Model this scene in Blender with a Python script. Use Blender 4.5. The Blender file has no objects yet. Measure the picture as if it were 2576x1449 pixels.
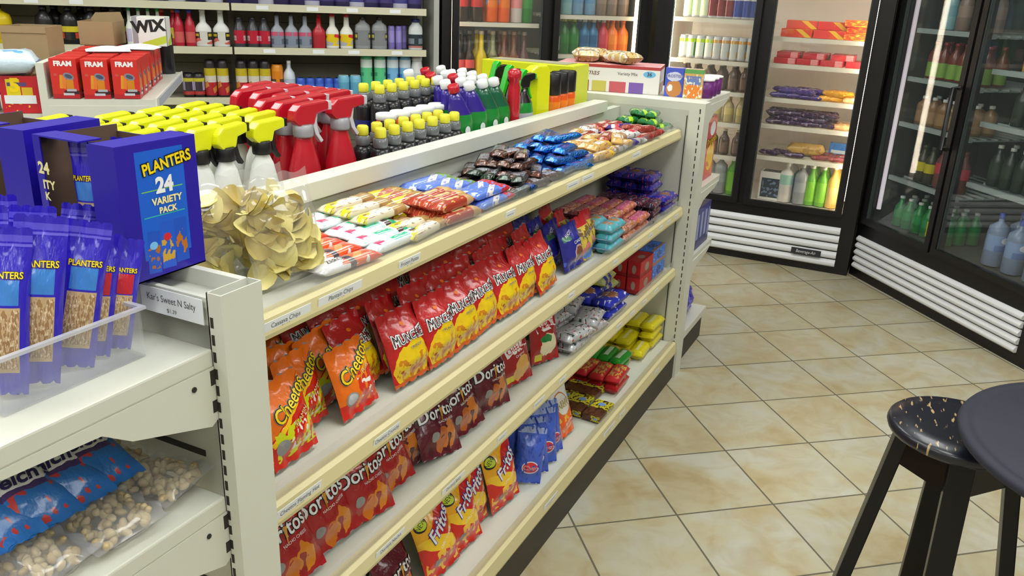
import bpy, bmesh, math, random
from mathutils import Vector, Matrix, noise
R_=math.radians; PI=math.pi
S=bpy.context.scene; COL=S.collection
rnd=random.Random(7)

# ---------------------------------------------------------------- camera, world, exposure, ceiling light
cam_d=bpy.data.cameras.new('camera'); cam=bpy.data.objects.new('camera',cam_d); COL.objects.link(cam); S.camera=cam
cam_d.sensor_width=36; cam_d.lens=36*2097.62/2576; cam_d.clip_start=.02; cam_d.clip_end=60
RW=((0.451564,-0.891397,0.038744),(-0.287312,-0.186383,-0.939528),(0.844714,0.413126,-0.340273))
right,down,fwd=[Vector(r) for r in RW]
mw=Matrix.Identity(4)
for i,v in enumerate((right,-down,-fwd)):
    for j in range(3): mw[j][i]=v[j]
mw.translation=(0,0,1.541); cam.matrix_world=mw
S.view_settings.view_transform='Standard'; S.view_settings.look='None'; S.view_settings.gamma=1
S.view_settings.exposure=0.0; S.view_settings.use_curve_mapping=False
S.cycles.max_bounces=7; S.cycles.transparent_max_bounces=24; S.cycles.use_denoising=True
S.cycles.caustics_reflective=False; S.cycles.caustics_refractive=False; S.cycles.sample_clamp_indirect=6
W=bpy.data.worlds.new('world'); S.world=W; W.use_nodes=True
W.node_tree.nodes['Background'].inputs[0].default_value=(.8,.9,1,1); W.node_tree.nodes['Background'].inputs[1].default_value=.08
LAMP=10.0        # strength of the ceiling tubes

# ---------------------------------------------------------------- materials
def lin(c):
    return tuple(((x/255)/12.92 if x/255<=.04045 else ((x/255+.055)/1.055)**2.4) for x in c)+(1,)
MATS={}
def mat(name,c,rough=.45,metal=0,coat=0,spec=.5,emit=0,trans=0,ior=1.45,noise_=0):
    if name in MATS: return MATS[name]
    m=bpy.data.materials.new(name); m.use_nodes=True; b=m.node_tree.nodes['Principled BSDF']
    b.inputs['Base Color'].default_value=lin(c); b.inputs['Roughness'].default_value=rough; b.inputs['Metallic'].default_value=metal
    b.inputs['Coat Weight'].default_value=coat; b.inputs['Coat Roughness'].default_value=.12; b.inputs['Specular IOR Level'].default_value=spec
    b.inputs['IOR'].default_value=ior; b.inputs['Transmission Weight'].default_value=trans
    if emit: b.inputs['Emission Color'].default_value=lin(c); b.inputs['Emission Strength'].default_value=emit
    if noise_:
        nt=m.node_tree; n=nt.nodes.new('ShaderNodeTexNoise'); n.inputs['Scale'].default_value=9; n.inputs['Detail'].default_value=6
        tc=nt.nodes.new('ShaderNodeTexCoord'); nt.links.new(tc.outputs['Object'],n.inputs['Vector'])
        mx=nt.nodes.new('ShaderNodeMix'); mx.data_type='RGBA'; mx.inputs[6].default_value=lin(c); mx.inputs[7].default_value=lin([x*(1-noise_) for x in c])
        nt.links.new(n.outputs['Fac'],mx.inputs[0]); nt.links.new(mx.outputs[2],b.inputs['Base Color'])
    MATS[name]=m; return m
def film(name,c,alpha,rough=.12):        # thin clear plastic / glass sheet
    if name in MATS: return MATS[name]
    m=bpy.data.materials.new(name); m.use_nodes=True; nt=m.node_tree; nt.nodes.clear()
    o=nt.nodes.new('ShaderNodeOutputMaterial'); t=nt.nodes.new('ShaderNodeBsdfTransparent'); g=nt.nodes.new('ShaderNodeBsdfGlossy')
    d=nt.nodes.new('ShaderNodeBsdfDiffuse'); f=nt.nodes.new('ShaderNodeLayerWeight'); x1=nt.nodes.new('ShaderNodeMixShader'); x2=nt.nodes.new('ShaderNodeMixShader')
    pw=nt.nodes.new('ShaderNodeMath'); pw.operation='POWER'; pw.inputs[1].default_value=4; ma=nt.nodes.new('ShaderNodeMath'); ma.operation='MULTIPLY_ADD'; ma.inputs[1].default_value=.6; ma.inputs[2].default_value=.045
    g.inputs['Roughness'].default_value=rough; d.inputs[0].default_value=lin(c); x1.inputs[0].default_value=alpha
    L=nt.links.new; L(f.outputs['Facing'],pw.inputs[0]); L(pw.outputs[0],ma.inputs[0]); L(t.outputs[0],x1.inputs[1]); L(d.outputs[0],x1.inputs[2]); L(ma.outputs[0],x2.inputs[0]); L(x1.outputs[0],x2.inputs[1]); L(g.outputs[0],x2.inputs[2]); L(x2.outputs[0],o.inputs[0])
    MATS[name]=m; return m
def art(name,base,shapes,rough=.26,coat=.45,metal=0,wrinkle=0):
    """printed packaging: shapes over a base colour in the UV square.
    ('e',cx,cy,rx,ry,deg,col,wob) ('r',...) rectangle, ('n',scale,thr,col,cx,cy,hx,hy) blobs inside a rectangle"""
    if name in MATS: return MATS[name]
    m=mat(name,base,rough,metal,coat); nt=m.node_tree; N=nt.nodes.new; L=nt.links.new; b=nt.nodes['Principled BSDF']
    uv=N('ShaderNodeUVMap').outputs[0]; wob=None; cur=None
    def M(op,a,b2=None):
        n=N('ShaderNodeMath'); n.operation=op
        for i,v in enumerate((a,b2)):
            if v is None: continue
            if isinstance(v,(int,float)): n.inputs[i].default_value=v
            else: L(v,n.inputs[i])
        return n.outputs[0]
    def wobuv(a):
        n=N('ShaderNodeTexNoise'); n.inputs['Scale'].default_value=7; n.inputs['Detail'].default_value=1; L(uv,n.inputs['Vector'])
        s=N('ShaderNodeVectorMath'); s.operation='SUBTRACT'; L(n.outputs['Color'],s.inputs[0]); s.inputs[1].default_value=(.5,.5,.5)
        k=N('ShaderNodeVectorMath'); k.operation='SCALE'; L(s.outputs[0],k.inputs[0]); k.inputs['Scale'].default_value=a
        p=N('ShaderNodeVectorMath'); p.operation='ADD'; L(uv,p.inputs[0]); L(k.outputs[0],p.inputs[1]); return p.outputs[0]
    def mask(kind,cx,cy,rx,ry,deg,w=0):
        mp=N('ShaderNodeMapping'); mp.vector_type='TEXTURE'; mp.inputs['Location'].default_value=(cx,cy,0); mp.inputs['Rotation'].default_value=(0,0,R_(deg)); mp.inputs['Scale'].default_value=(rx,ry,1)
        L(wobuv(w) if w else uv,mp.inputs['Vector'])
        sp=N('ShaderNodeSeparateXYZ'); L(mp.outputs[0],sp.inputs[0])
        if kind=='e': r=M('ADD',M('MULTIPLY',sp.outputs[0],sp.outputs[0]),M('MULTIPLY',sp.outputs[1],sp.outputs[1]))
        else: r=M('MAXIMUM',M('ABSOLUTE',sp.outputs[0]),M('ABSOLUTE',sp.outputs[1]))
        return M('LESS_THAN',r,1.0)
    for s in shapes:
        if s[0]=='n':
            n=N('ShaderNodeTexNoise'); n.inputs['Scale'].default_value=s[1]; n.inputs['Detail'].default_value=1.5
            mp=N('ShaderNodeMapping'); mp.inputs['Location'].default_value=(s[2]*7,len(nt.nodes)*.37,0); L(uv,mp.inputs['Vector']); L(mp.outputs[0],n.inputs['Vector'])
            f=M('GREATER_THAN',n.outputs['Fac'],s[2]); col=s[3]
            if len(s)>4: f=M('MULTIPLY',f,mask('r',s[4],s[5],s[6],s[7],0,.06))
        else:
            f=mask(s[0],s[1],s[2],s[3],s[4],s[5],s[7] if len(s)>7 else 0); col=s[6]
        mx=N('ShaderNodeMix'); mx.data_type='RGBA'; L(f,mx.inputs[0])
        if cur is None: mx.inputs[6].default_value=lin(base)
        else: L(cur,mx.inputs[6])
        mx.inputs[7].default_value=lin(col); cur=mx.outputs[2]
    if cur is not None: L(cur,b.inputs['Base Color'])
    if wrinkle:
        n=N('ShaderNodeTexNoise'); n.inputs['Scale'].default_value=14; n.inputs['Detail'].default_value=3; L(uv,n.inputs['Vector'])
        bp=N('ShaderNodeBump'); bp.inputs['Strength'].default_value=wrinkle; bp.inputs['Distance'].default_value=.006; L(n.outputs['Fac'],bp.inputs['Height']); L(bp.outputs[0],b.inputs['Normal'])
    return m
WHITE=mat('shelf_paint',(214,215,203),.42,noise_=.04); WHITE2=mat('panel_paint',(196,197,186),.5,noise_=.05)
TAN=mat('price_rail_tan',(214,203,156),.4); DARK=mat('slot_dark',(44,42,38),.8); KICK=mat('kick_brown',(58,52,46),.55)
BLACK=mat('black_plastic',(22,21,24),.35); PAPER=mat('tag_paper',(232,236,240),.6); INK=mat('tag_ink',(70,72,80),.7)
CLEAR=film('clear_acrylic',(225,228,232),.10); GLASS=film('door_glass',(190,205,205),.02,.02); GREYP=mat('grey_paint',(138,134,118),.6)

# ---------------------------------------------------------------- mesh builder
class MB:
    def __init__(s): s.v=[]; s.f=[]; s.m=[]; s.uv=[]; s.mats=[]; s.sm=[]
    def slot(s,m):
        if m not in s.mats: s.mats.append(m)
        return s.mats.index(m)
    def face(s,idx,m,uv=None,smooth=False):
        s.f.append(idx); s.m.append(s.slot(m)); s.uv.append(uv or [(0,0)]*len(idx)); s.sm.append(smooth)
    def add(s,vs): i=len(s.v); s.v+= [tuple(v) for v in vs]; return i
    def box(s,x0,x1,y0,y1,z0,z1,m,fm=None):
        """fm: {'front'|'back'|'left'|'right'|'top'|'bottom': material}; UVs run 0..1 over each face"""
        i=s.add([(x,y,z) for z in(z0,z1) for y in(y0,y1) for x in(x0,x1)])
        F={'front':(0,1,5,4),'right':(1,3,7,5),'back':(3,2,6,7),'left':(2,0,4,6),'top':(4,5,7,6),'bottom':(2,3,1,0)}
        for k,q in F.items(): s.face([i+a for a in q],(fm or {}).get(k,m),[(0,0),(1,0),(1,1),(0,1)])
        return s
    def prism(s,poly,t0,t1,m,axis='y',smooth=False):
        """polygon in the plane across axis, extruded t0..t1"""
        def P(a,b,t): return {'y':(a,t,b),'x':(t,a,b),'z':(a,b,t)}[axis]
        n=len(poly); i=s.add([P(a,b,t0) for a,b in poly]+[P(a,b,t1) for a,b in poly])
        us=[p[0] for p in poly]; vs=[p[1] for p in poly]; du=max(us)-min(us) or 1; dv=max(vs)-min(vs) or 1
        uv=[((a-min(us))/du,(b-min(vs))/dv) for a,b in poly]
        s.face([i+k for k in range(n)],m,uv); s.face([i+n+k for k in reversed(range(n))],m,uv[::-1])
        for k in range(n): s.face([i+k,i+n+k,i+n+(k+1)%n,i+(k+1)%n],m,None,smooth)
        return s
    def lathe(s,prof,m,n=16,sx=1,sy=1,cx=0,cy=0,cap=True,fm=None):
        """profile of (r,z) bottom to top; fm(z)->material"""
        z0=prof[0][1]; dz=(prof[-1][1]-z0) or 1; rows=[]
        for r,z in prof: rows.append(s.add([(cx+sx*r*math.cos(2*PI*k/n),cy+sy*r*math.sin(2*PI*k/n),z) for k in range(n)]))
        for a in range(len(prof)-1):
            va,vb=(prof[a][1]-z0)/dz,(prof[a+1][1]-z0)/dz; mm=fm((prof[a][1]+prof[a+1][1])/2) if fm else m
            for k in range(n):
                k2=(k+1)%n; u0=(k/n*2+.5)%1; u1=u0+2/n      # the print repeats twice round; front centre at -y
                s.face([rows[a]+k,rows[a]+k2,rows[a+1]+k2,rows[a+1]+k],mm,[(u0,va),(u1,va),(u1,vb),(u0,vb)],True)
        if cap:
            s.face([rows[0]+k for k in reversed(range(n))],fm(prof[0][1]) if fm else m); s.face([rows[-1]+k for k in range(n)],fm(prof[-1][1]) if fm else m)
        return s
    def tube(s,pts,r,m,n=10,ends=True):
        pts=[Vector(p) for p in pts]; rs=r if isinstance(r,(list,tuple)) else [r]*len(pts); rows=[]
        for k,p in enumerate(pts):
            d=(pts[min(k+1,len(pts)-1)]-pts[max(k-1,0)]).normalized(); a=d.orthogonal().normalized() if abs(d.z)>.95 else d.cross(Vector((0,0,1))).normalized(); b=d.cross(a)
            rows.append(s.add([p+rs[k]*(math.cos(2*PI*j/n)*a+math.sin(2*PI*j/n)*b) for j in range(n)]))
        for k in range(len(pts)-1):
            for j in range(n): s.face([rows[k]+j,rows[k]+(j+1)%n,rows[k+1]+(j+1)%n,rows[k+1]+j],m,None,True)
        if ends: s.face([rows[0]+j for j in range(n)],m); s.face([rows[-1]+j for j in reversed(range(n))],m)
        return s
    def grid(s,fn,nu,nv,m,smooth=True,flip=False):
        i=s.add([fn(a/nu,b/nv) for b in range(nv+1) for a in range(nu+1)])
        for b in range(nv):
            for a in range(nu):
                q=[i+b*(nu+1)+a,i+b*(nu+1)+a+1,i+(b+1)*(nu+1)+a+1,i+(b+1)*(nu+1)+a]; u=[(a/nu,b/nv),((a+1)/nu,b/nv),((a+1)/nu,(b+1)/nv),(a/nu,(b+1)/nv)]
                mm=m(a/nu,b/nv) if callable(m) else m
                s.face(q[::-1] if flip else q,mm,u[::-1] if flip else u,smooth)
        return s
    def mesh(s,name,bevel=0,recalc=False):
        me=bpy.data.meshes.new(name); me.from_pydata(s.v,[],s.f)
        for m in s.mats: me.materials.append(m)
        me.polygons.foreach_set('material_index',s.m); me.polygons.foreach_set('use_smooth',s.sm)
        ul=me.uv_layers.new(name='UVMap'); ul.data.foreach_set('uv',[c for f in s.uv for p in f for c in p])
        if bevel or recalc:
            bm=bmesh.new(); bm.from_mesh(me)
            if bevel:
                bmesh.ops.remove_doubles(bm,verts=bm.verts,dist=1e-5)
                es=[e for e in bm.edges if len(e.link_faces)==2 and e.calc_face_angle(0)>.6]
                bmesh.ops.bevel(bm,geom=es,offset=bevel,segments=2,affect='EDGES',clamp_overlap=True,profile=.6)
            bmesh.ops.recalc_face_normals(bm,faces=bm.faces); bm.to_mesh(me); bm.free()
        me.update(); return me

# ---------------------------------------------------------------- objects, labels
def obj(name,me,parent=None,loc=(0,0,0),rot=(0,0,0)):
    o=bpy.data.objects.new(name,me); COL.objects.link(o); o.location=loc; o.rotation_euler=rot
    if parent is not None: o.parent=parent
    return o
def tag(o,label,cat,group=None):
    o['label']=label; o['category']=cat
    if group: o['group']=group
    return o
def thing(name,label,cat,loc=(0,0,0),rot=(0,0,0),group=None):
    return tag(obj(name,None,None,loc,rot),label,cat,group)
def struct(name,me,loc=(0,0,0),rot=(0,0,0)):
    o=obj(name,me,None,loc,rot); o['kind']='structure'; return o
ORD='first second third fourth fifth sixth seventh eighth ninth tenth eleventh twelfth thirteenth fourteenth fifteenth sixteenth'.split()
class Kind:
    """a product: root mesh, child parts as (name, mesh); a third member is the sub-part list"""
    def __init__(s,name,cat,me,parts=()): s.name=name; s.cat=cat; s.me=me; s.parts=list(parts); s.proto=None
    def put(s,label,loc,rot=(0,0,0),group=None,scale=1,frame=None):
        if s.proto is None:
            r=obj(s.name,s.me); s.proto=r
            for n,me in s.parts: obj(n,me,r)
            kids=list(r.children)
        else:
            r=s.proto.copy(); COL.objects.link(r)
            for ch in list(s.proto.children):
                c=ch.copy(); COL.objects.link(c); c.parent=r
        if frame is not None:
            fo,fr=frame; v=Vector(loc); c,sn=math.cos(fr),math.sin(fr); loc=(fo[0]+c*v.x-sn*v.y,fo[1]+sn*v.x+c*v.y,v.z); rot=(rot[0],rot[1],rot[2]+fr)
        r.location=loc; r.rotation_euler=rot; r.scale=(scale,)*3 if isinstance(scale,(int,float)) else scale
        tag(r,label,s.cat)
        if group: r['group']=group
        elif 'group' in r: del r['group']
        return r

# ---------------------------------------------------------------- lettering
_tc={}
def letters(s,bold=0.0):
    k=(s,bold)
    if k in _tc: return _tc[k]
    cu=bpy.data.curves.new('t','FONT'); cu.body=s; cu.size=1; cu.align_x='CENTER'; cu.align_y='CENTER'; cu.offset=bold; cu.resolution_u=3; cu.fill_mode='FRONT'
    o=bpy.data.objects.new('t',cu); COL.objects.link(o); bpy.context.view_layer.update()
    me=bpy.data.meshes.new_from_object(o.evaluated_get(bpy.context.evaluated_depsgraph_get()))
    vs=[(v.co.x,v.co.y) for v in me.vertices]; fs=[tuple(p.vertices) for p in me.polygons]
    bpy.data.objects.remove(o); bpy.data.curves.remove(cu); bpy.data.meshes.remove(me); _tc[k]=(vs,fs); return _tc[k]
def write(mb,surf,s,x,z,h,layers,rot=0,shear=0,wide=1,bend=0,eps=.0008,pinch=0):
    """letters of height h centred at (x,z) on the surface y=surf(x,z) that faces -y; layers: [(bold, material)] back to front"""
    for li,(b,m) in enumerate(layers):
        vs,fs=letters(s,b); out=[]; w=max(abs(v[0]) for v in vs) or 1
        for a,c in vs:
            c=c*(1+pinch*(abs(a)/w)**1.5); a,c=(a+shear*c)*h*wide*1.35,c*h*1.35
            if bend: th=a*bend; a,c=math.sin(th)*(1/bend+c),math.cos(th)*(1/bend+c)-1/bend
            ca,sa=math.cos(R_(rot)),math.sin(R_(rot)); px,pz=x+a*ca-c*sa,z+a*sa+c*ca
            out.append((px,surf(px,pz)-eps*(li+1),pz))
        i=mb.add(out)
        for f in fs: mb.face([i+k for k in f],m)
def blot(mb,surf,x,z,rx,rz,m,n=20,rot=0,eps=.0006,pts=None):
    """an ellipse (or polygon pts) lying on the surface, as a fan"""
    P=pts or [(rx*math.cos(2*PI*k/n),rz*math.sin(2*PI*k/n)) for k in range(n)]
    ca,sa=math.cos(R_(rot)),math.sin(R_(rot)); P=[(x+a*ca-c*sa,z+a*sa+c*ca) for a,c in P]
    i=mb.add([(x,surf(x,z)-eps,z)]+[((x+a)/2,surf((x+a)/2,(z+c)/2)-eps,(z+c)/2) for a,c in P]+[(a,surf(a,c)-eps,c) for a,c in P]); n=len(P)
    for k in range(n):
        k2=(k+1)%n; mb.face([i,i+1+k,i+1+k2],m); mb.face([i+1+k,i+1+n+k,i+1+n+k2,i+1+k2],m)

# ---------------------------------------------------------------- room shell
YAW=0.872501; TS=.335      # the tiles lie about 45 degrees to the shelving
def floor_mat():
    m=bpy.data.materials.new('floor_tiles'); m.use_nodes=True; nt=m.node_tree; N=nt.nodes.new; L=nt.links.new; b=nt.nodes['Principled BSDF']
    tc=N('ShaderNodeTexCoord'); sc=N('ShaderNodeVectorMath'); sc.operation='SCALE'; sc.inputs['Scale'].default_value=1/TS; L(tc.outputs['Object'],sc.inputs[0])
    fl=N('ShaderNodeVectorMath'); fl.operation='FLOOR'; L(sc.outputs[0],fl.inputs[0]); fr=N('ShaderNodeVectorMath'); fr.operation='FRACTION'; L(sc.outputs[0],fr.inputs[0])
    wn=N('ShaderNodeTexWhiteNoise'); wn.noise_dimensions='2D'; L(fl.outputs[0],wn.inputs['Vector'])
    ad=N('ShaderNodeVectorMath'); ad.operation='MULTIPLY_ADD'; L(wn.outputs['Color'],ad.inputs[0]); ad.inputs[1].default_value=(9,9,9); L(sc.outputs[0],ad.inputs[2])
    n1=N('ShaderNodeTexNoise'); n1.inputs['Scale'].default_value=1.3; n1.inputs['Detail'].default_value=5; n1.inputs['Distortion'].default_value=.8; L(ad.outputs[0],n1.inputs['Vector'])
    n2=N('ShaderNodeTexNoise'); n2.inputs['Scale'].default_value=2.6; n2.inputs['Detail'].default_value=8; n2.inputs['Distortion'].default_value=1.6; L(ad.outputs[0],n2.inputs['Vector'])
    r1=N('ShaderNodeValToRGB'); L(n1.outputs['Fac'],r1.inputs[0]); e=r1.color_ramp.elements; e[0].position=.3; e[0].color=lin((174,158,122)); e[1].position=.62; e[1].color=lin((186,184,168))
    k=e.new(.46); k.color=lin((183,175,146))
    r2=N('ShaderNodeValToRGB'); L(n2.outputs['Fac'],r2.inputs[0]); e=r2.color_ramp.elements; e[0].position=.42; e[0].color=(1,1,1,1); e[1].position=.7; e[1].color=lin((236,222,200))
    mu=N('ShaderNodeMix'); mu.data_type='RGBA'; mu.blend_type='MULTIPLY'; mu.inputs[0].default_value=.8; L(r1.outputs[0],mu.inputs[6]); L(r2.outputs[0],mu.inputs[7])
    hv=N('ShaderNodeMapRange'); L(wn.outputs['Value'],hv.inputs[0]); hv.inputs[3].default_value=.94; hv.inputs[4].default_value=1.04
    vv=N('ShaderNodeVectorMath'); vv.operation='SCALE'; L(mu.outputs[2],vv.inputs[0]); L(hv.outputs[0],vv.inputs['Scale'])
    sp=N('ShaderNodeSeparateXYZ'); L(fr.outputs[0],sp.inputs[0])
    def M(op,a,c):
        n=N('ShaderNodeMath'); n.operation=op
        for i,v in enumerate((a,c)):
            if isinstance(v,(int,float)): n.inputs[i].default_value=v
            else: L(v,n.inputs[i])
        return n.outputs[0]
    d=M('MAXIMUM',M('ABSOLUTE',M('SUBTRACT',sp.outputs[0],.5),0),M('ABSOLUTE',M('SUBTRACT',sp.outputs[1],.5),0)); g=M('GREATER_THAN',d,.4905)
    mx=N('ShaderNodeMix'); mx.data_type='RGBA'; L(g,mx.inputs[0]); L(vv.outputs[0],mx.inputs[6]); mx.inputs[7].default_value=lin((98,92,76)); L(mx.outputs[2],b.inputs['Base Color'])
    b.inputs['Roughness'].default_value=.38; ro=M('ADD',M('MULTIPLY',g,.4),.36); L(ro,b.inputs['Roughness'])
    bp=N('ShaderNodeBump'); bp.inputs['Strength'].default_value=.35; bp.inputs['Distance'].default_value=.002; L(M('SUBTRACT',1,g),bp.inputs['Height']); L(bp.outputs[0],b.inputs['Normal'])
    return m
OX,OY=-5.1868,-12.0606   # viewpoint in tile units, from the tile survey
c_,s_=math.cos(-YAW),math.sin(-YAW); ox,oy=-OX*TS,-OY*TS
fl=MB(); t0=Vector((c_*ox-s_*oy,s_*ox+c_*oy,0))
def totile(x,y):
    x-=t0.x; y-=t0.y; return (c_*x+s_*y,-s_*x+c_*y)
pts=[totile(*p) for p in((-2.5,-4),(6.6,-4),(6.6,6.6),(-2.5,6.6))]
fl.prism(pts,-.05,0,floor_mat(),'z'); struct('floor',fl.mesh('floor'),t0,(0,0,-YAW))
CEIL=mat('ceiling_tile',(225,225,215),.8,noise_=.04); WALLM=mat('wall_paint',(206,203,190),.75,noise_=.05)
struct('ceiling',MB().box(-2.5,6.6,-4,6.6,2.8,2.86,CEIL).mesh('ceiling'))
for n,b in (('wall_back',(6.6,6.7,-4,6.6,0,2.8)),('wall_left',(-2.5,6.6,6.6,6.7,0,2.8)),('wall_right',(-2.5,6.6,-4.1,-4,0,2.8)),('wall_front',(-2.6,-2.5,-4,6.6,0,2.8))):
    struct(n,MB().box(*b,WALLM).mesh(n))
TUBE=mat('lamp_diffuser',(250,253,250),.5,emit=LAMP); FIX=mat('fixture_white',(230,232,228),.5)
n_l=0
for y,c in ((-1.6,'right side of the store'),(.2,'aisle'),(1.7,'snack shelving'),(3.2,'spray bottle shelving')):
    for x,e in ((-1.0,'behind the viewpoint'),(1.2,'near half'),(3.3,'cooler half')):
        if x+y>6.2: continue
        t=thing('ceiling_light',f'white recessed ceiling light over the {c}, {e}','light',(x,y,2.79),(0,0,0),'ceiling lights')
        obj('frame',MB().box(-.63,.63,-.33,.33,-.03,0,FIX).mesh('frame'),t); obj('diffuser',MB().box(-.6,.6,-.3,.3,-.036,-.031,TUBE).mesh('diffuser'),t)

# ---------------------------------------------------------------- snack gondola
def slots(mb,x,y0,y1,z0,z1,face,pitch=.025):
    """a column of dark bracket slots on an upright's face"""
    z=z0
    while z<z1:
        if face=='-x': mb.box(x-.0006,x+.0005,y0,y1,z,z+pitch*.6,DARK)
        else: mb.box(y0,y1,x-.0006,x+.0005,z,z+pitch*.6,DARK)
        z+=pitch
G=thing('gondola_shelving','long white double-sided gondola shelving stocked with snacks and candy','shelf',(2,1.135,0))
def gp(name,mb,bevel=0,parent=None):
    o=obj(name,mb.mesh(name,bevel),parent or G)
    if parent is None: o.location=(-2,-1.135,0)
    return o
up=MB()
up.box(.738,.813,.78,.782,0,1.149,WHITE).box(.738,.740,.782,.806,0,1.149,WHITE).box(.811,.813,.782,.806,0,1.149,WHITE).box(.738,.813,.804,.806,0,1.149,WHITE).box(.74,.811,.782,.804,1.10,1.105,WHITE2)
slots(up,.738,.797,.802,.05,1.12,'-x'); gp('near_upright',up)
up=MB(); up.box(3.2,3.285,.78,.806,0,1.149,WHITE); slots(up,3.2,.796,.801,.12,1.12,'-x',.03); gp('far_upright',up,0)
gp('spine_panel',MB().box(.813,3.2,1.12,1.15,.02,1.11,WHITE2))
gp('spine_cap',MB().box(.815,3.02,1.106,1.164,1.11,1.149,WHITE),.002)
ep=MB().box(3.2,3.225,.806,1.5,.02,1.12,WHITE2).box(3.2,3.285,.806,1.5,1.12,1.149,WHITE).box(3.1985,3.2,.80,.84,.02,1.12,WHITE).box(3.1975,3.2,.845,.848,.05,1.1,DARK)
gp('end_panel',ep)
gp('kick_plate',MB().box(.813,3.2,.79,.8,0,.112,KICK).box(.813,3.2,1.49,1.5,0,.11,KICK))
tagm={}; GRI_=mat('tag_print',(150,152,160),.7)
def tag_mesh(l1,l2='',w=.05,h=.026):
    k=(l1,l2,w)
    if k not in tagm:
        mb=MB().box(-w/2,w/2,-.0009,0,-h/2,h/2,PAPER); sf=lambda x,z:-.0009
        fit=min(1,w*.9/(max(1,len(l1))*h*.34*.62))
        if l1=='~': mb.box(-w*.36,w*.3,-.0013,-.0008,h*.1,h*.17,GRI_).box(-w*.12,w*.16,-.0013,-.0008,-h*.26,-h*.18,GRI_)
        elif l1: write(mb,sf,l1,0,h*.16,h*.34,[(0,INK)],eps=.0003,wide=fit)
        if l2: write(mb,sf,l2,0,-h*.22,h*.26,[(0,INK)],eps=.0003)
        tagm[k]=mb.mesh('price_tag')
    return tagm[k]
def shelf(name,lipY,ztop,zbot,x0,x1,tags,fence=True):
    mb=MB().box(x0,x1,lipY+.006,1.12,ztop-.024,ztop-.004,WHITE)
    mb.box(x0,x1,lipY+.012,lipY+.03,ztop-.006,ztop+.001,TAN)
    mb.prism([(lipY+.012,ztop+.001),(lipY+.004,ztop-.004),(lipY,zbot+.008),(lipY+.002,zbot),(lipY+.012,zbot)],x0,x1,TAN,'x')
    s=gp(name,mb)
    if fence: obj('clear_fence',MB().box(x0,x1,lipY+.0135,lipY+.015,ztop+.002,ztop+.032,CLEAR).mesh('clear_fence'),s)
    for x,w,a,b in tags: obj('price_tag',tag_mesh(a,b,w),s,(x,lipY+.0015,(ztop+zbot)/2-.002),(R_(7),0,0))
    return s
shelf('top_shelf',.86,1.045,1.008,.815,3.195,[(.945,.12,'Cassava Chips','$1.15'),(1.085,.12,'Plantain Chips','$1.15'),(1.30,.075,'Frozen Pastas','$1.37'),(1.735,.05,'~',''),(2.12,.09,'~',''),(2.23,.09,'~',''),(2.66,.09,'~','')],True)
shelf('second_shelf',.82,.742,.705,.815,3.195,[(1.16,.085,'Cheetos Crunchy','$1.89'),(1.0-.09,.11,'Cheetos Flaming Hot','$1.89'),(2.06,.045,'~',''),(2.42,.045,'~',''),(2.62,.045,'~',''),(2.78,.045,'~',''),(2.9,.045,'~',''),(3.0,.045,'~',''),(3.1,.045,'~','')])
shelf('third_shelf',.822,.485,.449,.815,3.195,[(1.17,.1,'Doritos Nacho','$1.89'),(1.42,.1,'Doritos Spicy','$1.89'),(1.66,.05,'~',''),(1.88,.07,'~',''),(2.04,.05,'~',''),(2.52,.05,'~',''),(2.66,.05,'~',''),(2.79,.05,'~',''),(2.93,.05,'~','')])
shelf('base_deck',.785,.165,.112,.815,3.195,[(1.92,.09,'~',''),(2.4,.11,'~',''),(2.53,.06,'~',''),(2.93,.06,'~','')])
o=gp('rear_top_shelf',MB().box(.82,3.19,1.15,1.62,1.0,1.02,WHITE).box(.82,3.19,1.62,1.63,.99,1.03,TAN))
gp('rear_base_deck',MB().box(.82,3.19,1.15,1.5,.11,.165,WHITE))

# ---------------------------------------------------------------- near end cap
E=thing('end_cap_shelving','white end cap shelf unit with slotted back panel and two bracketed shelves','shelf',(.7,1.2,0))
def ecp(name,mb,bevel=0): return obj(name,mb.mesh(name,bevel),E,(-.7,-1.2,0))
bp=MB().box(.765,.8,.807,1.95,.1,1.10,WHITE2)
for i,z in enumerate([1.11-.0-.078*k for k in range(1,13)]):
    for y in (.865,1.02,1.175,1.33,1.485,1.64): bp.box(.7635,.765,y+(.0 if i%2 else .0),y+.135,z-.005,z+.005,DARK)
ecp('back_panel',bp)
ecp('top_rail',MB().box(.742,.81,.807,1.95,1.10,1.125,WHITE).box(.80,.812,.807,1.95,1.125,1.149,WHITE).box(.74,.748,.807,1.95,1.125,1.14,WHITE))
ecp('post',MB().box(.738,.813,1.95,1.976,0,1.149,WHITE))
def roundshelf(z):
    mb=MB(); P=[(.7365,.802),(.7365,1.94),(.42,1.94),(.405,1.93),(.398,1.915),(.398,.83),(.405,.812),(.42,.802)]
    mb.prism(P,z-.026,z,WHITE,'z'); return mb.mesh('shelf',.003)
for n,z in (('upper_shelf',1.07),('lower_shelf',.84)):
    s=obj(n,roundshelf(z),E,(-.7,-1.2,0))
    for y in (.8035,1.937):
        b=MB().prism([(.7365,z-.026),(.7365,z-.105),(.725,z-.112),(.60,z-.072),(.56,z-.045),(.44,z-.038),(.42,z-.026)],y-.0015,y+.0015,WHITE)
        b.tube([(.70,y-.003,z-.045),(.70,y+.003,z-.045)],.004,DARK,8); b.box(.729,.737,y-.002,y+.002,z-.052,z-.03,DARK).box(.729,.737,y-.002,y+.002,z-.093,z-.075,DARK)
        obj('bracket',b.mesh('bracket'),s)
ecp('base_deck',MB().box(.42,.7365,.803,1.94,.12,.165,WHITE).box(.44,.736,.81,1.93,0,.12,KICK))
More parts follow.
